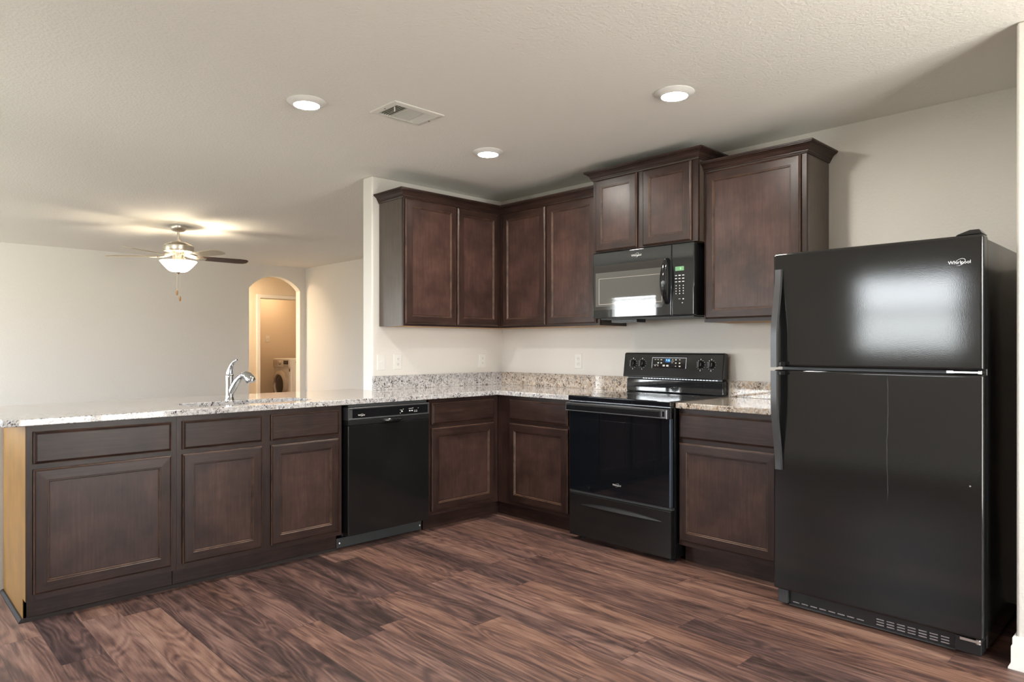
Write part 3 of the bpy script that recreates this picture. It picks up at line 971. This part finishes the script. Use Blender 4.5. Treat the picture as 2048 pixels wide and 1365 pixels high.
# ================================================================== stove
RX0, RX1 = 1.356, 2.117
t = thing_b('stove', 'black glass top electric stove between the base cabinets', 'stove', (RX0 + RX1) / 2, -0.33, 0.0)
b = B(); b.box(RX0 + 0.002, RX1 - 0.002, -0.640, -0.025, 0.025, 0.884)
finish(b, 'body', 'black_gloss', t, 0.003)
b = B(); b.box(RX0 - 0.0, RX1 + 0.0, -0.690, -0.075, 0.889, 0.921)
ck = finish(b, 'cooktop', 'black_glass', t, 0.006, 3)
b = B(); b.box(RX0 + 0.004, RX1 - 0.004, -0.682, -0.08, 0.884, 0.889)
finish(b, 'cooktop_trim', 'edge_light', ck)
for bx, by, r in ((1.55, -0.49, 0.10), (1.93, -0.49, 0.085), (1.55, -0.24, 0.075), (1.93, -0.24, 0.09)):
    b = B()
    for rr in (r, r * 0.62):
        b.lathe([(rr, 0), (rr, 0.0003), (rr - 0.002, 0.0003), (rr - 0.002, 0)], (bx, by, 0.9211), 'z', 40, False, False)
    finish(b, 'burner_ring', 'grey_plastic', ck)
# oven door
b = B(); b.box(RX0 + 0.003, RX1 - 0.003, -0.680, -0.642, 0.318, 0.880)
od = finish(b, 'oven_door', 'black_glass', t, 0.004)
b = B(); b.box(RX1 - 0.011, RX1 - 0.0028, -0.6812, -0.660, 0.322, 0.822)  # bluish reflection along the door edge, put into a strip's colour
finish(b, 'edge_glint', 'blue_glint', od, label='strip coloured like light reflected on the door edge')
b = B()
for q in ((1.46, 2.01, 0.775, 0.777), (1.46, 2.01, 0.478, 0.480), (1.46, 1.462, 0.48, 0.775), (2.008, 2.01, 0.48, 0.775)):
    b.box(q[0], q[1], -0.6806, -0.6798, q[2], q[3])
finish(b, 'oven_window_outline', 'black_satin', od)
b = B(); b.front(RX0 + 0.004, RX1 - 0.004, 0.824, 0.876, -0.690, [(0, 0), (0, 0.026), (0.004, 0.031), (0.008, 0.030)], [0, 0, 0])
hd = finish(b, 'handle', ['handle_metal'], od)
b = B(); b.front(RX0 + 0.014, RX1 - 0.045, 0.832, 0.868, -0.7205, [(0, 0), (0, 0.004), (0.006, 0.006)], [0, 0])
b.box(RX1 - 0.034, RX1 - 0.018, -0.7215, -0.7200, 0.836, 0.866)
finish(b, 'handle_face', 'black_gloss', hd)
boxes('handle_mount', 'black_plastic', od, [(hx, hx + 0.03, -0.690, -0.680, 0.834, 0.866) for hx in (RX0 + 0.004, RX1 - 0.034)])
lettering('Whirlpool', 0.0150, 'emblem', 'silver_print', od, (1.737, -0.6812, 0.394), 0, swoosh=True)
b = B(); b.box(RX0 + 0.003, RX1 - 0.003, -0.672, -0.642, 0.302, 0.316)
finish(b, 'vent_trim', 'grey_metal', od)
# drawer
b = B(); b.box(RX0 + 0.003, RX1 - 0.003, -0.680, -0.642, 0.030, 0.300)
dr = finish(b, 'storage_drawer', 'black_satin', t, 0.005)
b = B()
N = 20; top, bot = [], []
for k in range(N + 1):
    u = k / N; xx = 1.440 + 0.618 * u; s = math.sin(PI * u) ** 0.7
    top.append((xx, 0.232 + 0.024 * s)); bot.append((xx, 0.232 - 0.004 * s))
rings = []
for k in range(N + 1):
    s = math.sin(PI * k / N) ** 0.7 + 0.02
    rings.append([(top[k][0], -0.679, top[k][1]), (top[k][0], -0.680 - 0.012 * s, top[k][1] - 0.004 * s), (bot[k][0], -0.680 - 0.020 * s, bot[k][1] + 0.006 * s), (bot[k][0], -0.679, bot[k][1])])
b.loops(rings)
finish(b, 'handle', 'black_plastic', dr, smooth=40)
# backguard
b = B(); b.box(RX0 + 0.008, RX1 - 0.008, -0.078, -0.022, 0.921, 1.010)
nk = finish(b, 'backguard_riser', 'mw_gloss', t, 0.008, 3)
b = B(); b.box(RX0 + 0.02, RX1 - 0.02, -0.074, -0.03, 1.0105, 1.020)
vt = finish(b, 'vent_slot', 'black_plastic', t)
b = B()
for k in range(26):
    xx = 1.50 + k * 0.022; b.box(xx, xx + 0.016, -0.0755, -0.0738, 1.0125, 1.0175)
finish(b, 'vent_fins', 'edge_light', vt)
b = B()
poly = [(-0.104, 1.022), (-0.022, 1.022), (-0.022, 1.178), (-0.030, 1.186), (-0.066, 1.190), (-0.080, 1.184)]
b.prism(poly, RX0 - 0.004, RX1 - 0.004, 'x')
bg = finish(b, 'backguard', 'black_gloss', t, 0.006, 3)
tilt = math.atan2(0.024, 0.162)
fy_at = lambda z: -0.104 + (z - 1.022) * 0.024 / 0.162


def on_guard(b):          # tilt a part modelled at y = 0 onto the sloped face, about z = 1.1
    b.xform(Matrix.Translation((0, fy_at(1.1), 1.1)) @ Matrix.Rotation(-tilt, 4, 'X'))
    return b


b = B(); b.box(1.588, 1.848, -0.0012, 0.001, -0.014, 0.056); on_guard(b)
dp = finish(b, 'control_display', 'black_glass', bg)
b = B()
for q in ((1.586, 1.850, 0.055, 0.058), (1.586, 1.589, -0.014, 0.055), (1.847, 1.850, -0.014, 0.055)): b.box(q[0], q[1], -0.002, 0, q[2], q[3])
on_guard(b); finish(b, 'display_border', 'edge_light', dp)
b = B(); b.box(1.690, 1.730, -0.0018, -0.0011, 0.026, 0.050); on_guard(b)
finish(b, 'clock_screen', 'blue_glow', dp)
b = B()
SEG = {'4': 'bcfg', '1': 'bc', '6': 'acdefg', '0': 'abcdef', '7': 'abc'}


def digit(b, ch, cx, cz, w, h, y):
    th = w * 0.24
    pos = {'a': (cx - w / 2, cx + w / 2, cz + h / 2 - th, cz + h / 2), 'g': (cx - w / 2, cx + w / 2, cz - th / 2, cz + th / 2), 'd': (cx - w / 2, cx + w / 2, cz - h / 2, cz - h / 2 + th),
           'f': (cx - w / 2, cx - w / 2 + th, cz, cz + h / 2), 'b': (cx + w / 2 - th, cx + w / 2, cz, cz + h / 2), 'e': (cx - w / 2, cx - w / 2 + th, cz - h / 2, cz), 'c': (cx + w / 2 - th, cx + w / 2, cz - h / 2, cz)}
    for s in SEG[ch]:
        p = pos[s]; b.box(p[0], p[1], y - 0.0006, y, p[2], p[3])


digit(b, '4', 1.700, 0.040, 0.0065, 0.014, -0.0019); digit(b, '1', 1.710, 0.040, 0.0065, 0.014, -0.0019); digit(b, '6', 1.721, 0.040, 0.0065, 0.014, -0.0019)
on_guard(b); finish(b, 'clock_digits', 'blue_digit', dp)
boxes('button_mark', 'washer_ring', dp, [(gx, gx + gw, -0.0018, -0.0011, gz - gh / 2, gz + gh / 2) for (gx, gz, gw, gh) in ((1.606, 0.044, 0.010, 0.004), (1.628, 0.044, 0.010, 0.004), (1.652, 0.043, 0.012, 0.006), (1.630, 0.022, 0.011, 0.008), (1.654, 0.022, 0.011, 0.008), (1.600, 0.010, 0.040, 0.0012),
                         (1.607, 0.002, 0.011, 0.004), (1.630, 0.002, 0.009, 0.004), (1.672, 0.004, 0.017, 0.012), (1.700, 0.004, 0.018, 0.012), (1.742, 0.044, 0.009, 0.005), (1.735, 0.034, 0.022, 0.003), (1.740, 0.024, 0.009, 0.003),
                         (1.765, 0.044, 0.012, 0.007), (1.795, 0.044, 0.010, 0.005), (1.767, 0.022, 0.010, 0.008), (1.795, 0.022, 0.011, 0.008), (1.767, 0.001, 0.009, 0.005), (1.796, 0.001, 0.013, 0.008))], on_guard)
for kx in (1.430, 1.506, 1.954, 2.030):
    b = B(); b.lathe([(0.024, 0), (0.024, -0.004), (0.020, -0.007), (0.019, -0.018), (0.017, -0.021), (0, -0.021)], (kx, 0, 0.015), 'y', 28)
    b.box(kx - 0.0055, kx + 0.0055, -0.030, -0.018, 0.015 - 0.021, 0.015 + 0.021)
    on_guard(b); kb = finish(b, 'knob', 'black_plastic', bg, 0.0015)
    b = B()
    for k in range(12):
        if k == 3: continue
        a = PI / 2 + 2 * PI * k / 12; rr = 0.031
        b.lathe([(0.0018, 0), (0.0018, -0.0008)], (kx + rr * math.cos(a), 0, 0.015 + rr * math.sin(a)), 'y', 8)
    b.box(kx - 0.003, kx + 0.003, -0.0008, 0, 0.048, 0.053); b.box(kx - 0.003, kx + 0.003, -0.0008, 0, -0.026, -0.021)
    on_guard(b); finish(b, 'dial_marks', 'white_print', bg)
for lx, ly in ((RX0 + 0.05, -0.60), (RX1 - 0.05, -0.60), (RX0 + 0.05, -0.08), (RX1 - 0.05, -0.08)):
    b = B(); b.lathe([(0.022, 0), (0.022, 0.008), (0.010, 0.010), (0.010, 0.026)], (lx, ly, 0))
    finish(b, 'foot', 'black_plastic', t, smooth=40)

# ================================================================== microwave
MX0, MX1, MZ0, MZ1 = 1.318, 2.090, 1.418, 1.858
t = thing_b('microwave', 'black over the range microwave hanging below the short wall cabinet', 'microwave', (MX0 + MX1) / 2, 0, MZ0)
b = B(); b.box(MX0 + 0.004, MX1 - 0.004, -0.360, -0.004, MZ0, MZ1)
finish(b, 'body', 'black_gloss', t, 0.003)
SEAM = 1.935
b = B(); b.box(MX0, SEAM - 0.001, -0.395, -0.361, MZ0 + 0.003, MZ1 - 0.002)
md = finish(b, 'door', 'mw_gloss', t, 0.006, 3)
b = B(); b.box(SEAM + 0.001, MX1, -0.395, -0.361, MZ0 + 0.003, MZ1 - 0.002)
mc = finish(b, 'control_panel', 'mw_gloss', t, 0.006, 3)
b = B()
b.prism([(1.330, 1.475), (1.865, 1.475), (1.885, 1.50), (1.885, 1.772), (1.330, 1.772)], -0.3962, -0.3945, 'y')
mw = finish(b, 'window', 'mw_border', md)
b = B(); b.box(1.345, 1.872, -0.3968, -0.3958, 1.497, 1.722)
finish(b, 'window_screen', 'mw_window', mw)
b = B()
for q in ((1.374, 1.868, 1.681, 1.6825), (1.374, 1.868, 1.5105, 1.512), (1.374, 1.3755, 1.512, 1.681), (1.8665, 1.868, 1.512, 1.681)): b.box(q[0], q[1], -0.3974, -0.3966, q[2], q[3])
finish(b, 'window_outline', 'washer_ring', mw)
b = B()
N = 16; rings = []
for k in range(N + 1):
    u = k / N; z = 1.492 + 0.282 * u; s = math.sin(PI * u)
    w = 0.010 + 0.013 * s ** 0.8; o = 0.397 + 0.044 * s ** 0.55
    rings.append([(1.905 + w * math.cos(2 * PI * j / 14), -o + 0.010 * math.sin(2 * PI * j / 14) * (0.5 + 0.5 * s), z) for j in range(14)])
b.loops(rings)
finish(b, 'handle', 'black_gloss', md, smooth=60)
lettering('Whirlpool', 0.0185, 'emblem', 'silver_print', md, (1.675, -0.3960, 1.814), 0, swoosh=True)
b = B(); b.box(1.962, 2.022, -0.3962, -0.3945, 1.690, 1.716)
ds = finish(b, 'display', 'green_lcd', mc)
b = B(); digit(b, '0', 1.999, 1.703, 0.006, 0.012, -0.3962)
finish(b, 'display_digit', 'green_digit', ds)
boxes('button_mark', 'white_print', mc,
      [(1.960 + c * 0.025, 1.974 + c * 0.025, -0.3960, -0.3945, 1.662 - r * 0.019 - 0.0022, 1.662 - r * 0.019 + 0.0022) for r in range(3) for c in range(3)] +
      [(1.965 + c * 0.025, 1.970 + c * 0.025, -0.3960, -0.3945, 1.600 - r * 0.016 - 0.003, 1.600 - r * 0.016 + 0.003) for r in range(4) for c in range(3)] +
      [(1.985, 1.998, -0.3960, -0.3945, 1.519, 1.521), (2.014, 2.022, -0.3960, -0.3945, 1.516, 1.522), (2.008, 2.014, -0.3960, -0.3945, 1.493, 1.498)])
b = B(); b.box(MX0 + 0.03, MX1 - 0.03, -0.345, -0.03, MZ0 - 0.006, MZ0 - 0.0002)
up = finish(b, 'underside_plate', 'grey_metal', t)
b = B(); b.box(1.405, 1.610, -0.30, -0.20, 1.392, MZ0 - 0.006)
finish(b, 'grease_filter', 'black_plastic', up)

# ================================================================== refrigerator
FX0, FX1 = 2.787, 3.625
t = thing_b('refrigerator', 'large black top freezer refrigerator at the right end of the kitchen', 'refrigerator', (FX0 + FX1) / 2, -0.42, 0.0)
b = B(); b.box(FX0 + 0.004, FX1 - 0.004, -0.765, -0.075, 0.030, 1.658)
finish(b, 'body', 'fridge', t, 0.006)
b = B(); b.box(FX0, FX1, -0.850, -0.772, 1.136, 1.669)
fd = finish(b, 'freezer_door', 'fridge_door', t, 0.012, 3)
b = B(); b.box(FX0, FX1, -0.850, -0.772, 0.088, 1.122)
ld = finish(b, 'refrigerator_door', 'fridge_door', t, 0.012, 3)
b = B(); b.box(FX0 + 0.012, FX1 - 0.012, -0.772, -0.764, 0.10, 1.655)
finish(b, 'door_gasket', 'black_plastic', t)


def bar_handle(par, zs, offs):
    n = len(zs); rings = []
    for z, o in zip(zs, offs):
        rings.append([(2.800, -0.850 - o + 0.004, z), (2.803, -0.850 - o - 0.010, z), (2.831, -0.850 - o - 0.010, z), (2.834, -0.850 - o + 0.004, z)])
    b = B(); b.loops(rings)
    h = finish(b, 'handle', 'handle_metal', par, smooth=35)
    return h


def sm(u): return u * u * (3 - 2 * u)


zs = [1.592 - 0.457 * k / 24 for k in range(25)]
h = bar_handle(fd, zs, [0.006 + 0.046 * sm(min(1, k / 24 / 0.72)) for k in range(25)])
b = B(); b.box(2.803, 2.845, -0.900, -0.848, 1.139, 1.160)
finish(b, 'handle_bracket', 'black_plastic', h, 0.003)
zs = [1.118 - 0.465 * k / 24 for k in range(25)]
h = bar_handle(ld, zs, [0.006 + 0.046 * sm(min(1, (1 - k / 24) / 0.72)) for k in range(25)])
b = B(); b.box(2.803, 2.845, -0.900, -0.848, 1.098, 1.116)
finish(b, 'handle_bracket', 'black_plastic', h, 0.003)
lettering('Whirlpool', 0.0185, 'emblem', 'silver_print', fd, (3.545, -0.8508, 1.563), 0, swoosh=True)
b = B()
b.prism(rrect(3.525, 3.618, -0.835, -0.74, 0.02), 1.6695, 1.675)
b.hexa([(3.530, -0.83, 1.675), (3.615, -0.83, 1.675), (3.615, -0.75, 1.675), (3.530, -0.75, 1.675), (3.572, -0.82, 1.692), (3.604, -0.82, 1.692), (3.604, -0.765, 1.692), (3.572, -0.765, 1.692)])
finish(b, 'top_hinge', 'black_gloss', t, 0.003, label='glossy hinge cover')
b = B(); b.box(3.525, 3.620, -0.852, -0.780, 1.1255, 1.1325)
b.box(3.500, 3.524, -0.850, -0.80, 1.1245, 1.1345)
b.cyl((3.612, -0.843, 1.123), 0.008, 0.012)
finish(b, 'middle_hinge', 'steel', t, label='bright steel hinge between the doors')
b = B(); b.box(3.545, 3.615, -0.846, -0.775, 0.074, 0.084); b.cyl((3.606, -0.838, 0.070), 0.009, 0.018)
finish(b, 'bottom_hinge', 'steel', t, label='bright steel bottom hinge')
b = B(); b.box(2.845, 3.520, -0.802, -0.780, 0.016, 0.080)
gr = finish(b, 'base_grille', 'black_plastic', t)
for k in range(16):
    if k == 8: continue
    gx = 2.862 + k * 0.0405
    b = B()
    for r in range(3):
        z = 0.026 + r * 0.0115
        if k < 8 and r: continue
        b.box(gx, gx + 0.030, -0.8045, -0.802, z, z + 0.0045)
    finish(b, 'grille_slot', 'edge_light', gr, label='pale slots of the grille')
b = B(); b.box(2.845, 3.520, -0.808, -0.780, 0.011, 0.016)
finish(b, 'grille_lip', 'grey_plastic', gr)
for q in ((2.797, 2.843), (3.522, 3.612)):
    b = B(); b.box(q[0], q[1], -0.822, -0.66, 0.018, 0.080)
    fo = finish(b, 'leg_cover', 'grey_plastic' if q[0] < 3 else 'black_plastic', t, 0.003)
    b = B(); b.cyl(((q[0] + q[1]) / 2, -0.74, 0), 0.018, 0.02)
    finish(b, 'roller', 'black_plastic', fo, smooth=40)
for rx in (2.84, 3.57):
    b = B(); b.cyl((rx, -0.14, 0.0), 0.02, 0.032)
    finish(b, 'rear_foot', 'black_plastic', t, smooth=40)
b = B(); b.lathe([(0.004, 0), (0.003, -0.0012), (0, -0.0014)], (3.580, -0.8501, 0.683), 'y', 10)
finish(b, 'door_plug', 'edge_light', ld)

# ================================================================== ceiling: recessed lamps, register, fan
for (lx, ly, lab) in ((-2.340, -1.052, 'lit recessed ceiling light left of the air vent'), (-1.088, -1.032, 'lit recessed ceiling light nearest the corner cabinets'), (-1.110, -2.412, 'lit recessed ceiling light above the microwave side, nearest the refrigerator')):
    t = thing('recessed_light', lab, 'ceiling light', (lx, ly, H), 0, (0, 0, 0), 'recessed ceiling lights')
    b = B(); b.lathe([(0.094, 0.0), (0.096, -0.003), (0.092, -0.007), (0.078, -0.013), (0.068, -0.021), (0.063, -0.021), (0.063, -0.001)], (0, 0, 0), 'z', 48, True, False)
    finish(b, 'trim_ring', 'trim', t, smooth=50)
    b = B(); b.lathe([(0.0625, -0.0175), (0.0625, -0.0195), (0.0, -0.0205)], (0, 0, 0), 'z', 40)
    finish(b, 'lens', 'lens', t, smooth=40)

vx0, vx1, vy0, vy1 = -2.030, -1.712, -1.378, -1.147
t = thing('air_vent', 'white ceiling air register between the recessed lights', 'air vent', ((vx0 + vx1) / 2, (vy0 + vy1) / 2, H), 0, ((vx0 + vx1) / 2, (vy0 + vy1) / 2, H))
b = B(); fw = 0.034
rg = []
for ins, z in ((0, H), (0, H - 0.003), (0.004, H - 0.006), (fw - 0.004, H - 0.010), (fw, H - 0.008), (fw, H - 0.001)):
    rg.append([(vx0 + ins, vy0 + ins, z), (vx1 - ins, vy0 + ins, z), (vx1 - ins, vy1 - ins, z), (vx0 + ins, vy1 - ins, z)])
b.loops(rg, True, False, False)
finish(b, 'frame', 'vent_white', t)
b = B(); b.box(vx0 + fw, vx1 - fw, vy0 + fw, vy1 - fw, H - 0.0008, H - 0.0002)
finish(b, 'duct', 'vent_dark', t)
ix0, ix1, iy0, iy1 = vx0 + fw, vx1 - fw, vy0 + fw, vy1 - fw
for k in range(5):
    for s0, dr_ in ((ix0 + 0.008 + k * 0.014, -0.007), (ix1 - 0.008 - k * 0.014, 0.007)):
        b = B()
        b.hexa([(s0, iy0, H - 0.0015), (s0 + 0.0015, iy0, H - 0.0015), (s0 + 0.0015, iy1, H - 0.0015), (s0, iy1, H - 0.0015), (s0 + dr_, iy0, H - 0.010), (s0 + dr_ + 0.0015, iy0, H - 0.010), (s0 + dr_ + 0.0015, iy1, H - 0.010), (s0 + dr_, iy1, H - 0.010)])
        finish(b, 'louver', 'vent_white', t)
boxes('divider', 'vent_white', t, [(ix0 + 0.072, ix0 + 0.078, iy0, iy1, H - 0.010, H - 0.001), (ix1 - 0.078, ix1 - 0.072, iy0, iy1, H - 0.010, H - 0.001)])
yy = iy0 + 0.006
while yy < iy1 - 0.006:
    b = B()
    b.hexa([(ix0 + 0.079, yy, H - 0.0015), (ix1 - 0.079, yy, H - 0.0015), (ix1 - 0.079, yy + 0.0015, H - 0.0015), (ix0 + 0.079, yy + 0.0015, H - 0.0015), (ix0 + 0.079, yy - 0.003, H - 0.0095), (ix1 - 0.079, yy - 0.003, H - 0.0095), (ix1 - 0.079, yy - 0.0015, H - 0.0095), (ix0 + 0.079, yy - 0.0015, H - 0.0095)])
    finish(b, 'louver', 'vent_white', t)
    yy += 0.0125
b = B(); b.box(ix0 + 0.01, ix0 + 0.015, iy0 + 0.035, iy0 + 0.04, H - 0.028, H - 0.004)
finish(b, 'damper_lever', 'vent_white', t)
for sy in (vx0 + 0.017, vx1 - 0.017):
    b = B(); b.cyl((sy, (vy0 + vy1) / 2, H - 0.0105), 0.004, 0.003, 'z', 10)
    finish(b, 'screw', 'edge_light', t)

# ceiling fan
FX, FYY = -1.575, 3.18
t = thing('ceiling_fan', 'brushed nickel ceiling fan with a lit bowl light in the living room', 'ceiling fan', (FX, FYY, H), 0, (0, 0, 0))
b = B(); b.lathe([(0.078, 0), (0.078, -0.012), (0.072, -0.032), (0.055, -0.050), (0.024, -0.058), (0, -0.058)], seg=40)
finish(b, 'canopy', 'nickel', t, smooth=40)
b = B(); b.cyl((0, 0, -0.150), 0.013, 0.100); b.lathe([(0.020, -0.168), (0.022, -0.155), (0.018, -0.142), (0.013, -0.140)])
finish(b, 'downrod', 'nickel', t, smooth=40)
b = B(); b.lathe([(0.03, -0.160), (0.07, -0.166), (0.125, -0.190), (0.146, -0.205), (0.146, -0.250), (0.140, -0.262), (0.10, -0.275), (0.06, -0.278), (0, -0.278)], seg=48)
finish(b, 'motor_housing', 'nickel', t, smooth=35)
b = B(); b.lathe([(0.055, -0.278), (0.055, -0.335), (0.075, -0.345), (0.075, -0.352), (0.0, -0.352)], seg=36)
finish(b, 'light_fitter', 'nickel', t, smooth=35)
b = B(); b.lathe([(0.172, -0.358), (0.177, -0.362), (0.166, -0.376), (0.138, -0.410), (0.110, -0.440), (0.090, -0.458), (0.070, -0.467), (0.0, -0.471), (0.0, -0.467), (0.068, -0.463), (0.087, -0.454), (0.107, -0.437), (0.135, -0.407)], seg=48, cap0=False, cap1=False)
finish(b, 'glass_bowl', 'bowl', t, smooth=60)
b = B(); b.lathe([(0.022, -0.468), (0.022, -0.476), (0.010, -0.486), (0.006, -0.492), (0, -0.493)], seg=20)
b.cyl((0, 0, -0.470), 0.006, 0.118)
finish(b, 'finial', 'nickel', t, smooth=40)
base_az = math.radians(45.934 - 90)          # azimuth of the direction to the right of the photograph
for k, ang in enumerate((41, 113, 185, 257, 329)):
    a = base_az + math.radians(ang)
    rot = Matrix.Rotation(a, 4, 'Z')
    pitch = Matrix.Rotation(math.radians(-12), 4, 'X')
    pts = [(0.20, -0.052), (0.26, -0.060), (0.61, -0.070), (0.675, -0.060), (0.70, -0.035), (0.705, 0.0), (0.70, 0.035), (0.675, 0.060), (0.61, 0.070), (0.26, 0.060), (0.20, 0.052)]
    b = B()
    b.mi = 0
    b.prism(pts, -0.003, 0.003)
    b.xform(Matrix.Translation((0, 0, -0.312)) @ rot @ pitch)
    bl = finish(b, 'blade', 'blade_brown' if k in (0,) else 'blade_pale', t)
    b = B()
    b.tube([(0.06, 0, 0.03), (0.10, 0, 0.012), (0.15, 0, 0.001), (0.20, 0, -0.004)], [0.012, 0.012, 0.011, 0.010], 10)
    b.prism([(0.17, -0.022), (0.23, -0.045), (0.27, -0.035), (0.27, 0.035), (0.23, 0.045), (0.17, 0.022)], -0.010, -0.0035)
    b.xform(Matrix.Translation((0, 0, -0.312)) @ rot @ pitch)
    finish(b, 'blade_arm', 'nickel', bl, smooth=40)
for (cx_, cy_, zl) in ((-0.012, 0.004, -0.66), (0.014, -0.004, -0.72)):
    b = B(); b.cyl((cx_, cy_, zl), 0.0016, -0.48 - zl, 'z', 8)
    pc = finish(b, 'pull_chain', 'chain', t, smooth=40)
    b = B(); b.lathe([(0.003, 0.004), (0.008, -0.008), (0.011, -0.028), (0.008, -0.046), (0.003, -0.052)], (cx_, cy_, zl), 'z', 14)
    finish(b, 'pull_knob', 'pull_wood', pc, smooth=50)
l = bpy.data.lights.new('fan_bulbs', 'POINT'); l.energy = FAN_LAMP; l.color = (1.0, 0.84, 0.62); l.shadow_soft_size = 0.05
o = bpy.data.objects.new('fan_bulbs', l); o.location = (FX + 0.05, FYY, H - 0.435); COL.objects.link(o)

# ================================================================== washing machine
t = thing('washing_machine', 'white front loading washing machine in the laundry room beyond the arch', 'washing machine', (2.25, 7.425, 0.0), -PI / 2, (0, 0, 0))
WZ = 1.02
b = B(); b.box(-0.345, 0.345, -0.68, -0.02, 0.03, WZ)
finish(b, 'cabinet', 'white_enamel', t, 0.015, 3)
b = B(); b.box(-0.343, 0.343, -0.700, -0.678, WZ - 0.16, WZ - 0.004)
fp = finish(b, 'control_panel', 'white_enamel', t, 0.008)
b = B(); b.box(-0.32, -0.15, -0.706, -0.698, WZ - 0.125, WZ - 0.03); b.box(-0.28, -0.20, -0.709, -0.705, WZ - 0.115, WZ - 0.095)
finish(b, 'detergent_drawer', 'washer_ring', fp, 0.003)
b = B(); b.lathe([(0.042, 0), (0.040, -0.03), (0.034, -0.036), (0, -0.036)], (-0.045, -0.700, WZ - 0.075), 'y', 24)
finish(b, 'dial', 'washer_ring', fp, smooth=40)
b = B(); b.box(0.09, 0.27, -0.703, -0.699, WZ - 0.105, WZ - 0.035)
finish(b, 'display', 'washer_glass', fp)
b = B()
for k in range(4): b.box(0.09 + k * 0.05, 0.12 + k * 0.05, -0.703, -0.699, WZ - 0.135, WZ - 0.125)
finish(b, 'buttons', 'grey_plastic', fp)
b = B(); b.lathe([(0.265, 0), (0.265, -0.015), (0.235, -0.045), (0.20, -0.052), (0.185, -0.045), (0.175, -0.02)], (-0.06, -0.680, 0.545), 'y', 48, True, False)
dg = finish(b, 'door', 'washer_ring', t, smooth=35)
b = B(); b.lathe([(0.186, -0.018), (0.15, -0.03), (0.08, -0.038), (0, -0.040)], (-0.06, -0.680, 0.545), 'y', 40)
finish(b, 'porthole_glass', 'washer_glass', dg, smooth=60)
b = B(); b.box(0.27, 0.30, -0.685, -0.679, 0.79, 0.84)
finish(b, 'badge', 'washer_glass', t)
b = B(); b.box(0.3445, 0.3465, -0.60, -0.48, WZ - 0.075, WZ - 0.055)
finish(b, 'side_label', 'washer_glass', t)
for q in ((-0.29, -0.62), (0.29, -0.62), (-0.29, -0.09), (0.29, -0.09)):
    b = B(); b.cyl((q[0], q[1], 0), 0.025, 0.034)
    finish(b, 'foot', 'black_plastic', t, smooth=40)
